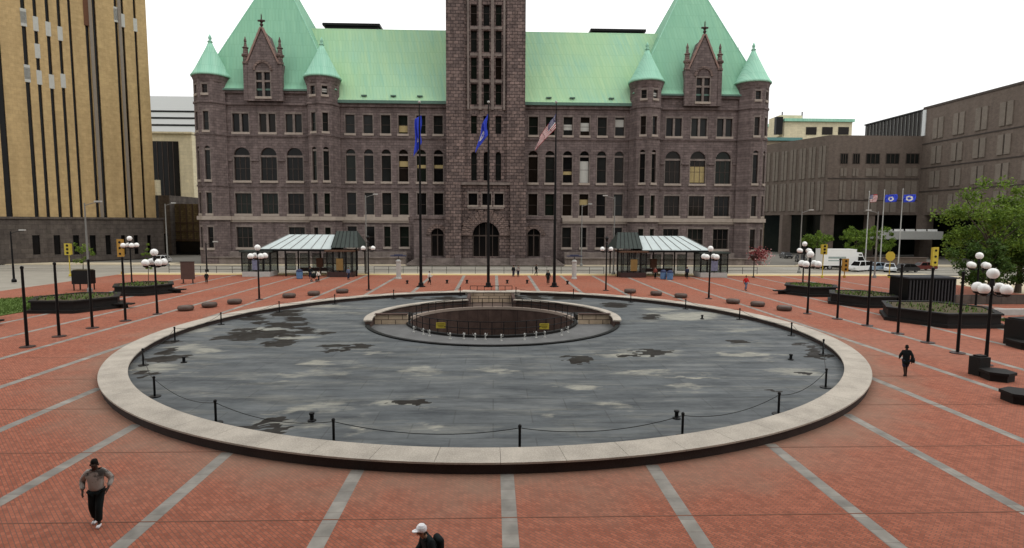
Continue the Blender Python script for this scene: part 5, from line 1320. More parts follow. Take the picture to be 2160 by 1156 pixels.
for (a, b) in ((211.5, 219.5), (271.5, 278.5)):
    ua, ub = sorted((FA(a, 461)[0], FA(b, 461)[0])); g = MB(); g.obox(O_, U_, N_, ua + .05, ub - .05, .004, .22, ZB_, ZT_); g.build('mullion', plain('strip_mullion', (.20, .17, .14), .7) if 'strip_mullion' not in MATS else MATS['strip_mullion'], tan)
for (px, py) in ((25, 28), (51, 40), (75, 50), (97, 60), (118, 69), (82, 108), (40, 149), (65, 159), (87, 164), (109, 172), (129, 170), (230, 25), (243, 32), (267, 45), (278, 51)):
    u, z = FA(px, py); k = min(us, key=lambda q: abs((q[0] + q[1]) / 2 - u)); g = MB(); g.obox(O_, U_, N_, k[0] - .15, k[1] + .1, -.48, .02, z - 1.3, z + 1.3); g.build('window_blind', BLINDW, tan)
u, z = FA(183, 28); ua, ub = [q for q in us][4][1] if False else (FA(190, 28)[0]), FA(176, 28)[0]
ua, ub = sorted((ua, ub)); g = MB(); g.obox(O_, U_, N_, ua, ub, .004, .15, FA(183, 54)[1], ZT_ - 1); g.build('rust_panel', plain('rust_panel', (.11, .05, .028), .8), tan)
m = MB(); hs = []
for a, b in ((68, 84), (113, 127), (154, 167), (189, 202), (222, 233), (255, 264), (282, 291), (310, 318)):
    ua, ub = sorted((FA(a, 515)[0], FA(b, 515)[0])); hs.append((ua, ub, FA((a + b) / 2, 537)[1], FA((a + b) / 2, 496)[1], False))
Ob = (A.x + N2.x * .35, A.y + N2.y * .35)
wall_holes(m, Ob, U_, N_, -1.2, 60, 0, ZB_ - .05, hs, .6); m.obox(Ob, U_, N_, -1.2, 60, -1.3, -.64, 0, ZB_ - .054); m.obox(Ob, U_, N_, -1.4, 60, -.3, .25, ZB_ - .05, ZB_ + .35); m.obox(Ob, U_, N_, -1.4, 60, 0, .35, 0, 1.0)
bs = m.build('stone_base', DKBASE, tan)
for h in hs: g = MB(); g.obox(Ob, U_, N_, h[0], h[1], -.63, -.5, h[2], h[3]); g.build('window', GL[0], tan)
u, z = FA(331, 380); g = MB(); g.obox(O_, U_, N_, -.9, -.02, -.3, .8, FA(331, 412)[1], z); g.build('blade_sign', CREAM, tan)
# buildings in the gap at left
def bldg(name, label, px0, px1, ytop, Y, depth, mat, cat='building', z0=0, loc=None):
    xa, xb = F(px0, ytop, Y)[0], F(px1, ytop, Y)[0]; zt = F((px0 + px1) / 2, ytop, Y)[1]; t = thing(name, label, cat, ((xa + xb) / 2, Y, 0), world=True)
    m = MB(); m.box(xa, xb, Y, Y + depth, z0, zt); m.build('wall', mat, t); return t, xa, xb, zt
PALEB = plain('pale_cladding', (.60, .62, .62), .6, var=.05)
t, xa, xb, zt = bldg('banded_office_block', 'pale office block with thin dark window bands far behind, left of the city hall', 290, 432, 203, 235, 30, PALEB)
for y0, y1 in ((233, 237), (247, 251), (262, 266), (279, 283), (298, 303), (316, 322)):
    za, zb = F(360, y1, 235)[1], F(360, y0, 235)[1]; m = MB(); m.box(xa + .5, xb - .5, 234.9, 234.98, za, zb); m.build('window_band', GL[3], t)
t, xa, xb, zt = bldg('cream_block', 'cream block with one huge dark glass bay between the tan tower and the city hall', 318, 404, 282, 172, 25, CREAM)
a_, b_ = F(325, 400, 172)[0], F(381, 400, 172)[0]; m = MB(); m.box(a_, b_, 171.85, 171.97, 0, F(350, 298, 172)[1]); w_ = m.build('glass_bay', GL[0], t)
m = MB()
for k in range(1, 5): x = a_ + (b_ - a_) * k / 5; m.box(x - .08, x + .08, 171.7, 171.84, 0, F(350, 298, 172)[1])
m.build('mullion', FRAME, w_); m = MB(); m.box(xa - .3, xb + .3, 171.4, 197.3, zt + .004, zt + .5); m.build('parapet', CREAM, t)
t, xa, xb, zt = bldg('blue_glass_block', 'blue grey glass block close to the left corner of the city hall', 399, 450, 303, 182, 20, GLBLUE)
m = MB()
for k in range(9): z = 2 + k * 3.6; m.box(xa - .05, xb, 181.85, 181.97, z, z + .35)
m.build('floor_band', GREYM, t)
m = MB(); m.box(xa - .1, xb, 181.6, 181.84, 0, F(420, 372, 182)[1]); m.build('dark_base', GL[0], t)
OCHRE = stonewall('ochre_brick', (.13, .095, .045), (.10, .072, .035), (.06, .045, .03), .9, .5, .03, .35, .3)
t, xa, xb, zt = bldg('ochre_brick_block', 'low ochre brown brick block with a grid of bays left of the city hall', 352, 446, 430, 140, 20, OCHRE)
m = MB()
for k in range(8): x = xa + (xb - xa) * k / 7; m.box(x - .12, x + .12, 139.75, 139.98, 3.2, zt)
for z in (3.4, 5.4, 7.4): m.box(xa, xb, 139.8, 139.96, z, z + .25)
m.build('grid_fin', plain('grid_fin', (.07, .045, .03), .8), t); m = MB(); m.box(xa, xb, 139.86, 139.97, 0, 3.1); m.build('dark_arcade', GL[0], t)
t, xa, xb, zt = bldg('dark_brown_annex', 'dark brown annex against the right side of the tan tower', 333, 357, 412, 138, 16, DKBASE)
m = MB(); m.box(xa + .8, xb - .8, 137.9, 137.98, 0, 5); m.build('opening', GL[0], t)

# ---- right brown brick building
WX0, WY = 82.6, 141.0; TXX = 106.0; ZW = F(1850, 286, WY)[1]; ZG = F(1850, 453, WY)[1]; ZTT = 36.2
gov = thing('brown_brick_building', 'large windowless looking brown brick building with dark open ground floor on the right', 'building', (WX0, WY, 0), world=True)
LP = Vector((WX0, WY)); LQ = Vector((75.2, 161.0)); UL = (LQ - LP).normalized(); NL = Vector((UL.y, -UL.x)); NL = NL if NL.dot(-LP) > 0 else -NL
m = MB()
# lower wing (front + angled side) as a prism
wing = [(WX0, WY), (TXX, WY), (TXX, WY + 28), (LQ.x, LQ.y + 8), (LQ.x, LQ.y)]
m.prism(wing, ZG, ZW); m.build('wing_wall', GOVBRICK, gov)
m = MB(); m.prism([(TXX, 46), (TXX + 45, 46), (TXX + 45, 141.2), (TXX, 141.2)], ZG, ZTT); m.prism([(TXX + .01, 141.21), (TXX + 45, 141.21), (TXX + 45, 164), (TXX + .01, 164)], ZG, ZW + .2); m.build('main_wall', GOVBRICK, gov)
m = MB(); m.prism([(TXX + .3, 141.21), (TXX + 30, 141.21), (TXX + 30, 164), (TXX + .3, 164)], ZW + .2, ZTT - .2); pg = m.build('penthouse_glass', GL[2], gov)
m = MB()
for k in range(16): y = 142 + k * 1.4; m.box(TXX + .12, TXX + .296, y - .07, y + .07, ZW + .2, ZTT - .3)
m.build('mullion', GREYM, pg)
m = MB(); m.box(TXX - .05, TXX + 30, 141.22, 164, ZTT - .19, ZTT + .15); m.build('roof_edge', BLACK, pg)
m = MB(); m.box(TXX - .2, TXX + .1, 140.2, 141.3, ZW, ZTT - .2); m.build('white_corner', PALEB, gov)
m = MB(); m.box(TXX - .15, TXX + 45, 46, 141.2, ZTT + .004, ZTT + .5); m.build('coping', FRAME, gov)
PANB = stonewall('panel_greybrown', (.205, .175, .145), (.185, .155, .13), (.14, .115, .1), .5, .22, .015, .12, .1)
SLOT = plain('dark_slot', (.055, .045, .04), .8)
zrows = [ZG + (ZTT - ZG) * q for q in (.0, .23, .45, .68, 1.0)]
# bays on the long side: recessed dark slots between raised panels
n = 0
for bi in range(13):
    y0 = 134.5 - bi * 6.1
    for ri in range(4):
        z0, z1 = zrows[ri] + .6, zrows[ri + 1] - 1.2
        if ri == 3: z1 -= 1.6
        pm = MB()
        for q in (0, 1.75): pm.box(TXX - .22, TXX - .003, y0 + q, y0 + q + 1.35, z0, z1)
        po = pm.build('panel', PANB, gov)
        if ri in (1, 2): sl = MB(); sl.box(TXX - .06, TXX - .002, y0 + 1.4, y0 + 1.7, z0, z1); sl.build('slot', SLOT, po)
for ri in (1, 2, 3):
    m = MB(); m.box(TXX - .1, TXX - .002, 56, 140.9, zrows[ri] - .35, zrows[ri] - .1); m.build('floor_line', SLOT, gov)
# wing front: top window row, panels
for k, (a, b) in enumerate(((1773, 1788), (1799, 1813), (1827, 1855), (1869, 1896), (1911, 1938))):
    xa, xb = F(a, 335, WY)[0], F(b, 335, WY)[0]; za, zb = F(a, 345, WY)[1], F(a, 325, WY)[1]
    m = MB(); m.box(xa, xb, WY - .05, WY - .003, za, zb); wo_ = m.build('window', GL[3], gov)
    m = MB(); q = (xb - xa) / 3
    for i in range(4): m.box(xa + q * i - .07, xa + q * i + .07, WY - .12, WY - .052, za - .1, zb + .1)
    m.box(xa - .07, xb + .07, WY - .121, WY - .053, zb, zb + .2); m.build('frame', FRAME, wo_)
    for (ya, yb) in ((355, 372), (382, 420), (426, 448)):
        m = MB(); z0, z1 = F(a, yb, WY)[1], F(a, ya, WY)[1]
        for i in range(2): m.box(xa + (xb - xa) * .5 * i + .1, xa + (xb - xa) * .5 * (i + 1) - .12, WY - .16, WY - .002, z0, z1)
        m.build('panel', PANB, gov)
m = MB(); z = F(1850, 377, WY)[1]; m.box(WX0, TXX - .3, WY - .08, WY - .002, z - .12, z + .12); z = F(1850, 423, WY)[1]; m.box(WX0, TXX - .3, WY - .07, WY - .002, z - .1, z + .1); m.build('floor_line', SLOT, gov)
Lw = (LQ - LP).length
for k in range(7):
    u = .8 + k * (Lw - 1) / 7
    for (z0, z1) in ((ZG + 1, ZG + 8.3), (ZG + 9.2, ZW - 2.4)):
        m = MB()
        for i in range(2): m.obox((LP.x, LP.y), (UL.x, UL.y), (NL.x, NL.y), u + i * 1.05, u + .8 + i * 1.05, -.05, .18, z0, z1)
        m.build('panel', PANB, gov)
# open ground floor
m = MB(); m.box(TXX - 20, TXX + 6.4, WY + 6, WY + 6.3, 0, ZG - .01); m.box(TXX + 6, TXX + 6.3, 46, WY + 5.99, 0, ZG - .01); m.quad((LQ.x + 3, LQ.y + 3, 0), (WX0 + 4, WY + 6.0, 0), (WX0 + 4, WY + 6.0, ZG), (LQ.x + 3, LQ.y + 3, ZG)); m.build('recessed_glass_wall', GL[1], gov)
for (x, y, w_) in ((WX0 + 1.2, WY + 1.2, 1.3), (WX0 + 12, WY + 1.2, .9), (TXX + .9, WY - 1.5, 1.6), (78.2, 152, 1.2), (TXX + .9, WY - 20, .9), (TXX + .9, WY - 40, .9), (TXX + .9, WY - 60, .9)):
    m = MB(); m.box(x - w_, x + w_, y - .8, y + .8, 0, ZG - .004); m.build('pier', GOVBRICK, gov)
xa, xb = F(1868, 490, 132)[0], F(1990, 490, 132)[0]; za, zb = F(1900, 505, 132)[1], F(1900, 488, 132)[1]
m = MB(); m.box(xa, xb, 132, 140.5, za, zb); m.build('entrance_canopy', LGREY, gov)
for k in range(5):
    x = xa + 1.5 + k * (xb - xa - 3) / 4; m = MB(); m.box(x - .8, x + .8, 133, 134, zb + .004, zb + .5); m.build('skylight', WHITEP, gov)
# distant blocks on the right
t, xa, xb, zt = bldg('cream_hotel_block', 'cream block with pale green roof edge rising behind the right end of the city hall', 1655, 1798, 257, 250, 20, CREAM)
m = MB(); m.box(xa - .5, xb + .5, 249, 271, zt + .004, zt + 1.2); m.build('green_roof_edge', CU_TUR, t)
m = MB(); x0, x1 = F(1645, 250, 252)[0], F(1692, 250, 252)[0]; m.box(x0, x1, 252, 262, zt - 6, F(1660, 243, 252)[1]); m.build('roof_house', CREAM, t)
for a, b in ((1700, 1722), (1734, 1756), (1768, 1790)):
    m = MB(); m.box(F(a, 275, 250)[0], F(b, 275, 250)[0], 249.8, 249.97, F(a, 284, 250)[1], F(a, 268, 250)[1]); m.build('window', GL[2], t)
m = MB(); m.box(F(1638, 260, 249)[0], F(1652, 260, 249)[0], 249.2, 251, F(1640, 283, 249)[1], F(1640, 246, 249)[1]); m.build('roof_tank', BLACK, t)
m = MB()
for px in (1650, 1692): m.tube([(F(px, 240, 255)[0], 255, zt), (F(px, 240, 255)[0], 255, F(px, 236, 255)[1])], .25, 6)
m.build('roof_mast', BLACK, t)
t, xa, xb, zt = bldg('beige_walled_block', 'beige block with teal roof edge directly behind the right corner of the city hall', 1590, 1688, 297, 185, 14, stonewall('beige_brick', (.30, .24, .17), (.26, .21, .15), (.2, .16, .12), .8, .4, .02, .2, .1))
m = MB(); m.box(xa, xb + .4, 184.4, 199.4, zt + .004, zt + 1.0); m.build('teal_roof_edge', plain('teal_edge', (.12, .25, .24), .7), t)
for (ya, yb) in ((318, 332), (352, 368), (382, 396), (410, 426)):
    m = MB(); m.box(F(1598, ya, 185)[0], F(1606, ya, 185)[0], 184.8, 184.97, F(1600, yb, 185)[1], F(1600, ya, 185)[1]); m.build('window', GL[0], t)

# distant flagpoles with three small flags
for px, ytop, lab, kind, fl in ((1834, 405, 'thin grey flagpole of the distant three, left one', 'us', 'small striped flag on the left distant pole'), (1866, 402, 'thin grey flagpole of the distant three, middle one', (.5, .55, .22, .3), 'small blue flag on the middle distant pole'), (1905, 400, 'thin grey flagpole of the distant three, right one', (.5, .5, .3, .36), 'small blue flag with round white emblem on the right distant pole')):
    X_, zt = F(px, ytop, 106.6); t = thing('distant_flag_pole', lab, 'flagpole', (X_, 106.6, 0), group='three distant flagpoles')
    a = MB(); a.lathe([(.25, 0), (.25, .2), (.12, .3), (.06, zt)], n=10); a.build('shaft', LGREY, t); a = MB(); a.sphere((0, 0, zt + .08), .12, 8); a.build('ball', LGREY, t)
    w_ = 22 / 1210 * 106 ; w_ = w_ * (.75 if kind == 'us' else 1.25)
    z1 = F(px, 411, 106.6)[1]; z0 = F(px, 427, 106.6)[1]
    make_flag('small_flag', fl, [(X_ + .1, 106.5, z1), (X_ + .1, 106.5, z0), (X_ + w_, 106.5, z0 + .1), (X_ + w_, 106.5, z1 + .1)], kind, 18, 14, .12, 1, 'flags on the distant poles')

# ================================================================== VEHICLES
TYRE = plain('tyre', (.02, .02, .02), .85); HUB = plain('hub', (.35, .35, .36), .35, .5)
def paint(name, c):
    m, nt, b = newmat(name); b.inputs['Base Color'].default_value = rgb(c); b.inputs['Roughness'].default_value = .3; b.inputs['Coat Weight'].default_value = .5; return m
def wheel(par, x, y, r=.33, w_=.22):
    a = MB(); a.lathe([(r * .6, -w_ / 2), (r * .94, -w_ / 2), (r, -w_ / 2 + .03), (r, w_ / 2 - .03), (r * .94, w_ / 2), (r * .6, w_ / 2)], n=16, cap=False); a.v = [(x + p, y + c, r + b) for p, b, c in a.v]; wo_ = a.build('wheel', TYRE, par)
    a = MB(); a.lathe([(.02, -w_ / 2 + .02), (r * .62, -w_ / 2 + .01), (r * .62, w_ / 2 - .01), (.02, w_ / 2 - .02)], n=12, cap=False); a.v = [(x + p, y + c, r + b) for p, b, c in a.v]; a.build('rim', HUB, wo_)
def car(loc, rz, label, col, L=4.6, W=1.82, H=1.45, group='parked cars beyond the plaza', suv=False):
    t = thing('parked_car', label, 'car', loc, rz, group); hl = L / 2
    zc = .92 if not suv else 1.02; H = H if not suv else 1.75
    prof = [(-hl, .35), (-hl - .02, .62), (-hl + .1, zc - .06), (-hl + 1.15, zc), (hl - .5, zc), (hl - .05, zc - .12), (hl, .6), (hl - .05, .3), (hl - .5, .26)]
    a = MB(); n = len(prof); pr = prof + [(-hl + .5, .26)]; n = len(pr)
    def ring(y, s): return [(x * s, y, z if z < .7 else .7 + (z - .7) * (1 if abs(y) < W * .45 else .93)) for x, z in pr]
    rows = [ring(-W / 2, .975), ring(-W / 2 + .08, 1), ring(W / 2 - .08, 1), ring(W / 2, .975)]
    vs = [p for r in rows for p in r]; fs = []
    for j in range(3):
        for i in range(n): fs.append((j * n + i, j * n + (i + 1) % n, (j + 1) * n + (i + 1) % n, (j + 1) * n + i))
    fs += [tuple(range(n)), tuple(3 * n + i for i in reversed(range(n)))]
    a.add(vs, fs)
    b0, b1, t0, t1 = -hl + 1.1, hl - (.35 if not suv else .12), -hl + 1.75, hl - (1.1 if not suv else .5)
    a.add([(t0, -W / 2 + .3, H - .035), (t1, -W / 2 + .3, H - .035), (t1, W / 2 - .3, H - .035), (t0, W / 2 - .3, H - .035), (t0 + .1, -W / 2 + .36, H), (t1 - .1, -W / 2 + .36, H), (t1 - .1, W / 2 - .36, H), (t0 + .1, W / 2 - .36, H)],
          [(0, 3, 2, 1), (4, 5, 6, 7), (0, 1, 5, 4), (1, 2, 6, 5), (2, 3, 7, 6), (3, 0, 4, 7)])
    for (xb_, xt_) in ((b0, t0), (b1, t1), ((b0 + b1) / 2, (t0 + t1) / 2)):
        for s in (-1, 1): a.tube([(xb_, s * (W / 2 - .1), zc - .02), (xt_, s * (W / 2 - .31), H - .02)], .045, 5)
    a.build('body', col, t)
    g = MB(); g.add([(b0, -W / 2 + .12, zc), (b1, -W / 2 + .12, zc), (b1, W / 2 - .12, zc), (b0, W / 2 - .12, zc), (t0, -W / 2 + .33, H - .03), (t1, -W / 2 + .33, H - .03), (t1, W / 2 - .33, H - .03), (t0, W / 2 - .33, H - .03)],
                    [(0, 1, 5, 4), (1, 2, 6, 5), (2, 3, 7, 6), (3, 0, 4, 7)]); g.build('windows', GL[0], t)
    for x in (-hl + .85, hl - .85):
        for y in (-W / 2 + .12, W / 2 - .12): wheel(t, x, y)
    for y in (-W / 2 + .28, W / 2 - .28):
        h = MB(); h.box(-hl - .03, -hl + .06, y - .16, y + .16, .6, .74); h.build('headlight', LGREY, t)
        h = MB(); h.box(hl - .06, hl + .02, y - .14, y + .14, .64, .8); h.build('tail_light', FRED, t)
    return t
wp = paint('car_white', (.75, .75, .75)); bp_ = paint('car_blue_grey', (.28, .36, .44)); sp2 = paint('car_silver', (.55, .58, .6)); bk = paint('car_black', (.02, .02, .022)); rd = paint('car_dark_red', (.12, .025, .02))
def GP(px, py): p = G(px, py, -.14); return p
car(GP(1812, 572) , .45, 'white sports utility car parked right of the box truck', wp, suv=True, L=4.8)
car(GP(1846, 571), .35, 'pale blue grey saloon car right of the white utility car', bp_)
car(GP(1876, 573), 1.0, 'silver saloon car parked at a slant before the small trees', sp2)
car(GP(1908, 574), .2, 'black car behind the yellow octagonal sign', bk)
car(GP(1945, 570), .1, 'dark red car left of the yellow signal near the big tree', rd)
car(Vector((66.5, 122, -.14)), 1.2, 'small black car on the side street right of the city hall', bk)
car(Vector((69.5, 134, -.14)), 1.4, 'distant dark car on the side street behind the black one', bk)
car(Vector((-64.5, 113, -.14)), 1.5, 'white car on the side street left of the city hall', wp)
# box truck
t = thing('box_truck', 'white box truck parked beyond the plaza, right of the city hall', 'truck', (62.3, 101.5, -.14), 0)
a = MB(); a.box(-3.6, 2.5, -1.2, 1.2, .75, 3.6); a.box(-3.65, 2.55, -1.22, 1.22, 3.604, 3.68); bo = a.build('cargo_box', WHITEP, t)
a = MB()
a.box(-2.6, .6, -1.212, -1.202, 2.0, 2.35); a.box(-2.6, -.6, -1.212, -1.202, 1.55, 1.75); a.build('side_stripe', plain('truck_stripe', (.30, .36, .34), .5), bo)
a = MB(); pr = [(2.6, .5), (4.9, .5), (4.95, 1.35), (4.3, 1.5), (3.8, 2.5), (2.6, 2.6)]
a.add([(x, -1.05, z) for x, z in pr] + [(x, 1.05, z) for x, z in pr], [tuple(range(6)), tuple(range(11, 5, -1))] + [(i, (i + 1) % 6, 6 + (i + 1) % 6, 6 + i) for i in range(6)]); cb_ = a.build('cab', WHITEP, t)
a = MB(); a.add([(2.9, -1.06, 1.6), (4.15, -1.06, 1.6), (3.75, -1.06, 2.35), (2.9, -1.06, 2.35)], [(0, 1, 2, 3)]); a.add([(4.33, -.95, 1.55), (4.33, .95, 1.55), (3.85, .95, 2.45), (3.85, -.95, 2.45)], [(0, 1, 2, 3)]); a.build('cab_window', GL[0], cb_)
for x in (-2.2, 3.6):
    for y in (-1.0, 1.0): wheel(t, x, y, .45, .28)
a = MB(); a.box(-3.6, 4.8, -.5, .5, .42, .7); a.build('chassis', BLACK, t)
# second van box with dark lettering bar
t = thing('white_van', 'white van with dark writing high on its side, behind the box truck', 'van', (66.6, 105.3, -.14), 0)
a = MB(); pr = [(-2.9, .4), (2.2, .4), (2.9, .55), (2.95, 1.3), (2.3, 1.5), (1.8, 2.9), (-2.85, 3.2)]
a.add([(x, -1, z) for x, z in pr] + [(x, 1, z) for x, z in pr], [tuple(range(7)), tuple(range(13, 6, -1))] + [(i, (i + 1) % 7, 7 + (i + 1) % 7, 7 + i) for i in range(7)]); bo = a.build('body', WHITEP, t)
a = MB()
for k, (x0, x1) in enumerate(((-2.2, -1.8), (-1.7, -1.45), (-1.35, -1.0), (-.9, -.65), (-.55, -.2), (-.1, .2), (.3, .6))): a.box(x0, x1, -1.012, -1.002, 2.45, 2.75)
a.build('side_writing', FNAVY, bo)
a = MB(); a.add([(1.2, -1.012, 1.7), (2.1, -1.012, 1.7), (1.75, -1.012, 2.6), (1.2, -1.012, 2.6)], [(0, 1, 2, 3)]); a.build('window', GL[0], bo)
for x in (-1.9, 1.9):
    for y in (-.85, .85): wheel(t, x, y, .36, .24)

# tower block at the viewer's back: unseen, added to shade the near paving
t = thing('unseen_tower_block', 'tall dark granite twin tower block added unseen behind the viewpoint', 'building', (0, -6, 0), world=True)
for s in (-1, 1):
    m = MB(); m.box(s * 8, s * 46, -34, -6, 0, 96); wl = m.build('tower_slab', DKBASE, t)
    m = MB()
    for k in range(9): x = s * (11 + k * 3.9); m.box(x - .9, x + .9, -5.98, -5.9, 4, 94)
    m.build('window_strip', GL[0], wl)
m = MB(); m.box(-7.99, 7.99, -30, -9, 0, 94); m.build('glass_atrium', GL[3], t)

# ================================================================== PEOPLE
def skinned(name, joints, edges, mat, parent, levels=1):
    """joints: {name: (x, y, z, rx, ry)}; first joint is the root. One continuous surface from a skin + subdivision modifier, baked to a mesh."""
    names = list(joints); idx = {n_: i for i, n_ in enumerate(names)}
    me = bpy.data.meshes.new(name); me.from_pydata([joints[n_][:3] for n_ in names], [(idx[a], idx[b]) for a, b in edges], [])
    o = bpy.data.objects.new(name, me); COL.objects.link(o); sk = o.modifiers.new('skin', 'SKIN'); sk.use_smooth_shade = True
    if not me.skin_vertices: bm = bmesh.new(); bm.from_mesh(me); bm.verts.layers.skin.verify(); bm.to_mesh(me); bm.free()
    for n_ in names:
        j = joints[n_]; me.skin_vertices[0].data[idx[n_]].radius = (j[3], j[4] if len(j) > 4 else j[3]); me.skin_vertices[0].data[idx[n_]].use_root = (n_ == names[0])
    sb = o.modifiers.new('sub', 'SUBSURF'); sb.levels = levels; sb.render_levels = levels
    dg = bpy.context.evaluated_depsgraph_get(); dg.update()
    m2 = bpy.data.meshes.new_from_object(o.evaluated_get(dg)); m2.materials.clear(); m2.materials.append(mat)
    m2.polygons.foreach_set('use_smooth', [True] * len(m2.polygons)); o.modifiers.clear(); o.data = m2; m2.name = name; o.parent = parent
    return o
def person(label, loc, rz, pose, skin, top, legs, shoes, hair, height=1.78, levels=1, extras=None, coat=False, sleeves=True, short_legs=False, group=None, hat=None):
    """faces -y before the turn rz. pose: dict of overrides for joints (x, y, z)"""
    t = thing('person', label, 'person', loc, rz, group)
    J = dict(pelvis=(0, 0, .95), waist=(0, 0, 1.10), chest=(0, 0, 1.30), neckb=(0, .01, 1.46), head0=(0, -.005, 1.56), head1=(0, -.015, 1.65), head2=(0, 0, 1.73))
    for s, n_ in ((-1, 'l'), (1, 'r')):
        J['sh' + n_] = (s * .18, .01, 1.42); J['el' + n_] = (s * .26, .03, 1.14); J['wr' + n_] = (s * .25, -.08, .90); J['hp' + n_] = (s * .09, 0, .92); J['kn' + n_] = (s * .1, -.02, .50); J['an' + n_] = (s * .1, .03, .09); J['to' + n_] = (s * .12, -.13, .035)
    J.update(pose); J = {k: Vector(v) for k, v in J.items()}
    bd = {}
    def put(n_, v, rx, ry=None): bd[n_] = (v.x, v.y, v.z, rx, ry or rx)
    put('pelvis', J['pelvis'], .135, .10); put('waist', J['waist'], .12, .09); put('chest', J['chest'], .155, .105); put('neckb', J['neckb'], .062); put('head0', J['head0'], .066, .072); put('head1', J['head1'], .078, .092); put('head2', J['head2'], .058, .066)
    put('nose', J['head1'] + Vector((0, -.105, -.025)), .014)
    ed = [('pelvis', 'waist'), ('waist', 'chest'), ('chest', 'neckb'), ('neckb', 'head0'), ('head0', 'head1'), ('head1', 'head2'), ('head1', 'nose')]
    for n_, s in (('l', -1), ('r', 1)):
        put('sh' + n_, J['sh' + n_], .058); put('el' + n_, J['el' + n_], .042); put('wr' + n_, J['wr' + n_], .028)
        f = (J['wr' + n_] - J['el' + n_]).normalized(); side = f.cross(Vector((0, 1, 0))).normalized() if abs(f.y) < .9 else Vector((1, 0, 0)); palm = J['wr' + n_] + f * .075; put('pa' + n_, palm, .036, .022)
        ed += [('chest', 'sh' + n_), ('sh' + n_, 'el' + n_), ('el' + n_, 'wr' + n_), ('wr' + n_, 'pa' + n_)]
        put('hp' + n_, J['hp' + n_], .088); put('kn' + n_, J['kn' + n_], .056); put('an' + n_, J['an' + n_], .038); put('to' + n_, J['to' + n_], .034, .026)
        ed += [('pelvis', 'hp' + n_), ('hp' + n_, 'kn' + n_), ('kn' + n_, 'an' + n_), ('an' + n_, 'to' + n_)]
        if levels > 1 or True:
            for k in range(4):
                base = palm + Vector((0, (k - 1.5) * .019, 0)) + f * .035; mid = base + f * (.032 + .006 * (1.5 - abs(k - 1.5))); tip = mid + (f * .6 + Vector((-s * .6, 0, 0))).normalized() * .026
                put(f'f{n_}{k}', base, .010); put(f'g{n_}{k}', mid, .009); put(f'h{n_}{k}', tip, .008); ed += [('pa' + n_, f'f{n_}{k}'), (f'f{n_}{k}', f'g{n_}{k}'), (f'g{n_}{k}', f'h{n_}{k}')]
            th = J['wr' + n_] + f * .05 + Vector((0, -.045, 0)); put('t' + n_, th, .012); put('u' + n_, th + f * .035 + Vector((0, -.012, 0)), .010); ed += [('pa' + n_, 't' + n_), ('t' + n_, 'u' + n_)]
    body = skinned('body', bd, ed, skin, t, levels)
    # jacket / shirt with sleeves
    cj = {}
    def putc(n_, v, rx, ry=None): cj[n_] = (v.x, v.y, v.z, rx, ry or rx)
    hem = J['pelvis'] + Vector((0, 0, -.06 if not coat else -.30))
    putc('chest', J['chest'], .20, .15); putc('waist', J['waist'], .178, .145); putc('hem', hem, .205 if not coat else .23, .16 if not coat else .20); putc('collar', J['neckb'] + Vector((0, 0, .005)), .085)
    ec = [('chest', 'waist'), ('waist', 'hem'), ('chest', 'collar')]
    for n_ in 'lr':
        putc('sh' + n_, J['sh' + n_], .095); putc('el' + n_, J['el' + n_], .078 if sleeves else .06); ec += [('chest', 'sh' + n_), ('sh' + n_, 'el' + n_)]
        if sleeves: putc('wr' + n_, J['wr' + n_] + (J['el' + n_] - J['wr' + n_]) * .08, .055); ec += [('el' + n_, 'wr' + n_)]
    jk = skinned('jacket' if sleeves else 'shirt', cj, ec, top, t, levels)
    # trousers
    tj = {}
    def putt(n_, v, rx, ry=None): tj[n_] = (v.x, v.y, v.z, rx, ry or rx)
    putt('pelvis', J['pelvis'] + Vector((0, 0, .02)), .148, .115); et = []
    for n_ in 'lr':
        putt('hp' + n_, J['hp' + n_] + Vector((0, 0, -.03)), .118); putt('kn' + n_, J['kn' + n_], .092); et += [('pelvis', 'hp' + n_), ('hp' + n_, 'kn' + n_)]
        if not short_legs: putt('an' + n_, J['an' + n_] + Vector((0, 0, .05)), .08); et += [('kn' + n_, 'an' + n_)]
    skinned('trousers', tj, et, legs, t, levels)
    for n_ in 'lr':
        a, b_ = J['an' + n_], J['to' + n_]; d = (b_ - a); d.z = 0; d = d.normalized()
        sj = {'m': (*(a + d * .03 + Vector((0, 0, -.035))), .05, .048), 'h': (*(a - d * .05 + Vector((0, 0, -.05))), .04, .038), 't': (*(b_ + d * .01 + Vector((0, 0, .012))), .045, .034)}
        skinned('shoe', sj, [('m', 'h'), ('m', 't')], shoes, t, levels)
    hd = J['head1']; a = MB(); rings = []
    a.lathe([(.088, -.01), (.093, .03), (.088, .068), (.066, .102), (.035, .118), (.001, .122)] if not hat else [(.088, -.05), (.09, 0), (.088, .05)], n=14, cap=False)
    a.v = [(hd.x + x * .9, hd.y + .018 + y * 1.02, hd.z + .012 + z + (-.035 if y > .03 else .015)) for x, y, z in a.v]; a.build('hair', hair, t, smooth=True)
    if hat:
        a = MB(); a.lathe([(.108, .02), (.115, .05), (.105, .1), (.07, .145), (.001, .16)], n=16, cap=False); fwd = Vector((0, -1, 0))
        a.prism([(.07 * math.cos(q) * 1.0, -.1 + -.11 * math.sin(q)) for q in [PI * k / 8 for k in range(9)]], .035, .05)
        a.v = [(hd.x + x, hd.y + .01 + y, hd.z + z) for x, y, z in a.v]; a.build('cap', hat, t, smooth=False)
    for s in (-1, 1):
        a = MB(); a.sphere((hd.x + s * .032, hd.y - .083, hd.z + .005), .013, 8); a.build('eye', FRAME, t); a = MB(); a.sphere((hd.x + s * .088, hd.y + .005, hd.z - .012), .022, 8, 0, 1.5); a.build('ear', skin, t)
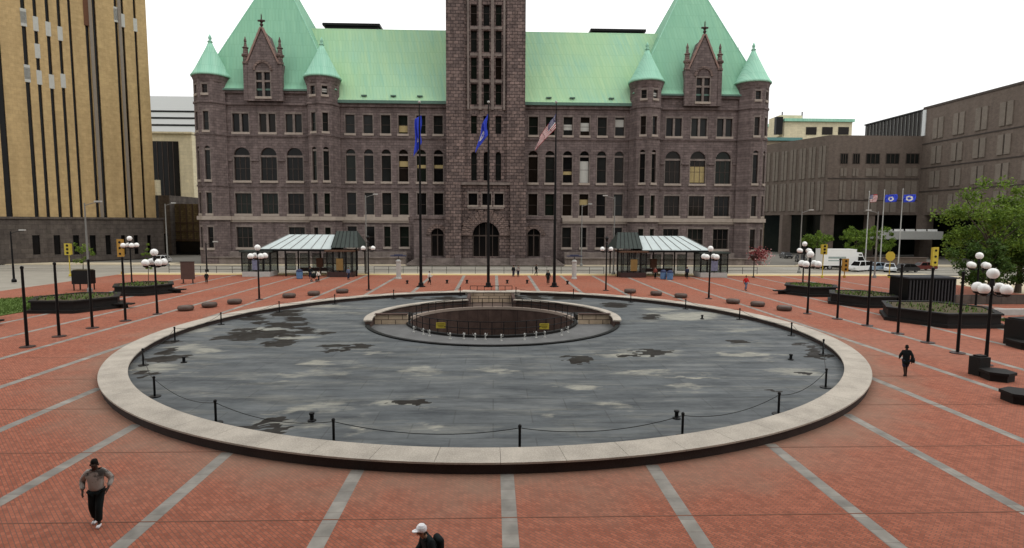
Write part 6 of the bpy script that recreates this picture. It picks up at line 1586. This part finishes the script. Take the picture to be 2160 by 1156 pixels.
    a = MB(); a.box(hd.x - .026, hd.x + .026, hd.y - .093, hd.y - .08, hd.z - .062, hd.z - .052); a.build('mouth', plain('lips', (.12, .05, .04), .6) if 'lips' not in MATS else MATS['lips'], t)
    k = height / 1.80; t.scale = (k, k, k)
    if extras: extras(t, J)
    return t
def patchy(name, c1, c2, sc):
    m, nt, b = newmat(name); t = N(nt, 'ShaderNodeTexCoord'); n = N(nt, 'ShaderNodeTexNoise'); n.inputs['Scale'].default_value = sc; n.inputs['Detail'].default_value = 3
    nt.links.new(t.outputs['Object'], n.inputs['Vector']); r = N(nt, 'ShaderNodeMapRange'); r.inputs[1].default_value = .40; r.inputs[2].default_value = .52; nt.links.new(n.outputs['Fac'], r.inputs[0])
    x = N(nt, 'ShaderNodeMix', data_type='RGBA'); x.inputs[6].default_value = rgb(c1); x.inputs[7].default_value = rgb(c2); nt.links.new(r.outputs[0], x.inputs[0]); nt.links.new(x.outputs[2], b.inputs['Base Color']); b.inputs['Roughness'].default_value = .9
    bp = N(nt, 'ShaderNodeBump'); bp.inputs['Strength'].default_value = .6; bp.inputs['Distance'].default_value = .03; nt.links.new(n.outputs['Fac'], bp.inputs['Height']); nt.links.new(bp.outputs[0], b.inputs['Normal']); return m
SKD = plain('skin_dark', (.045, .025, .018), .55, var=.08); SKM = plain('skin_mid', (.30, .17, .11), .55, var=.08)
CBLK = plain('cloth_black', (.008, .012, .013), .85, var=.3); CGREY = patchy('cloth_grey', (.07, .063, .058), (.36, .33, .30), 5.0); CRED = plain('cloth_red', (.50, .02, .02), .8); CWHT = plain('cloth_white', (.62, .60, .55), .85)
CJEAN = plain('cloth_denim', (.10, .13, .2), .85); CNAVY = plain('cloth_navy', (.02, .025, .05), .85); HBLK = plain('hair_black', (.008, .007, .006), .8); HBRN = plain('hair_brown', (.05, .03, .02), .8); SHW = plain('shoe_white', (.75, .74, .76), .6); SHB = plain('shoe_black', (.012, .012, .012), .6)
WALK = dict(pelvis=(0, 0, .95), knl=(-.09, -.16, .52), anl=(-.09, -.12, .09), tol=(-.1, -.28, .04), knr=(.09, .03, .50), anr=(.09, .26, .16), tor=(.1, .17, .05), ell=(-.27, .12, 1.16), wrl=(-.26, .06, .9), elr=(.27, -.06, 1.16), wrr=(.25, -.25, .98))
p = G(208, 1106)
POSE1 = dict(knl=(-.1, -.05, .5), anl=(-.1, .1, .1), tol=(-.12, -.04, .035), knr=(.08, -.14, .51), anr=(.07, -.14, .09), tor=(.08, -.3, .035), ell=(-.33, .08, 1.2), wrl=(-.27, -.1, .98), elr=(.34, .08, 1.2), wrr=(.31, -.12, 1.02), head1=(0, -.04, 1.64), head2=(0, -.03, 1.72), head0=(0, -.02, 1.55))
person('man in mottled grey jacket, black trousers and white shoes walking towards the viewer', p, .25, POSE1, SKD, CGREY, CBLK, SHW, HBLK, 1.84, 2)
hp = G(893, 1104, 1.66)
def pack(t, J):
    a = MB(); a.box(-.17, .17, .10, .26, .98, 1.40); o = a.build('backpack', CBLK, t); bv = o.modifiers.new('b', 'BEVEL'); bv.width = .075; bv.segments = 4
POSE2 = dict(WALK); POSE2.update(chest=(0, -.08, 1.28), neckb=(0, -.13, 1.44), head0=(0, -.18, 1.53), head1=(0, -.22, 1.61), head2=(0, -.21, 1.70), shl=(-.18, -.08, 1.40), shr=(.18, -.08, 1.40), wrl=(-.2, -.3, 1.05), ell=(-.27, -.1, 1.14))
person('person in white cap and black jacket with backpack at the bottom edge', (hp.x + .17, hp.y - .12, 0), -1.05, POSE2, SKM, CBLK, CJEAN, SHB, HBRN, 1.80, 2, pack, hat=SHW)
def bag(t, J):
    a = MB(); a.lathe([(.05, -.17), (.15, -.15), (.18, -.02), (.13, .12), (.03, .16)], n=12); a.v = [(-.30 + x * .6, .04 + y, .98 + z) for x, y, z in a.v]; o = a.build('handbag', CBLK, t, smooth=True)
    a = MB(); a.tube([(-.29, .02, 1.1), (-.2, .08, 1.45), (0, .1, 1.48), (.12, -.08, 1.35), (-.24, -.06, 1.08)], .012, 5); a.build('strap', CBLK, o)
p = G(1909, 794); PO3 = dict(WALK); PO3.update(knl=(-.07, -.1, .5), anl=(-.06, -.04, .09), tol=(-.06, -.2, .04), anr=(.06, .12, .12), tor=(.06, -.02, .04), knr=(.07, .0, .5))
person('person in black coat with dark hip bag walking away right of the basin', p, PI - .35, PO3, SKD, CBLK, CNAVY, SHB, HBLK, 1.72, 2, bag, coat=True, short_legs=True)
def far(px, py, label, rz, top, legs, hair=HBLK, pose=WALK, skin=SKM, h=1.75, z=0.0, loc=None, **kw): return person(label, loc or G(px, py, z), rz, pose, skin, top, legs, SHB, hair, h, 1, group='people far across the plaza', **kw)
far(1573, 613, 'person in a bright red top and blue jeans right of the right shelter', .3, CRED, CJEAN, h=1.85)
far(906, 600, 'person in a white shirt and black trousers striding near the left tall flagpole', 1.4, CWHT, CBLK)
far(1156, 600, 'person dressed in black left of the right tall flagpole', 2.9, CBLK, CBLK, pose={}, h=1.9)
far(1131, 581, 'person in black beyond the rail, between the right tall pole and the arch', 1.3, CBLK, CBLK)
far(1083, 584, 'person in dark clothes at the rail, nearer the middle flagpole, left of a pair', .5, CBLK, CNAVY, pose={})
far(1093, 584, 'person in grey at the rail, right of a pair near the middle flagpole', -.5, CGREY, CNAVY, pose={})
far(436, 598, 'person in black standing between the notice board and the left shelter', .2, CBLK, CBLK, pose={}, h=1.5)
far(672, 595, 'person in a pale shirt bending over a stroller before the left shelter', 1.2, CWHT, CBLK, h=1.6)
far(735, 590, 'person in blue grey standing right of the left shelter kiosk', 1.0, CJEAN, CNAVY, pose={})
far(1382, 588, 'person in dark red under the right shelter roof, near its left kiosk', .3, plain('cloth_dull_red', (.20, .05, .04), .85), CBLK, pose={})
far(1449, 588, 'person in dark clothes under the right shelter roof, near its right kiosk', 0, CNAVY, CBLK, pose={})
far(655, 588, 'person in dark clothes under the left shelter roof behind the stroller', .4, CBLK, CNAVY, pose={})
# stroller
p = G(662, 594); t = thing('stroller', 'dark baby stroller in front of the left shelter', 'stroller', p, .3)
a = MB(); a.lathe([(.05, .45), (.3, .55), (.36, .8), (.3, 1.05), (.05, 1.15)], n=10); a.build('seat_hood', CBLK, t, smooth=True)
a = MB(); a.tube([(-.3, 0, .3), (.2, 0, .6), (.55, 0, 1.05)], .02, 6); a.tube([(.35, -.25, .15), (-.1, -.2, .6)], .02, 6); a.tube([(.35, .25, .15), (-.1, .2, .6)], .02, 6); a.build('frame', BLACK, t)
for x, y in ((-.3, 0), (.35, -.25), (.35, .25)): wheel(t, x, y, .15, .05)

for o in bpy.data.objects:
    if '_w' in o: del o['_w']
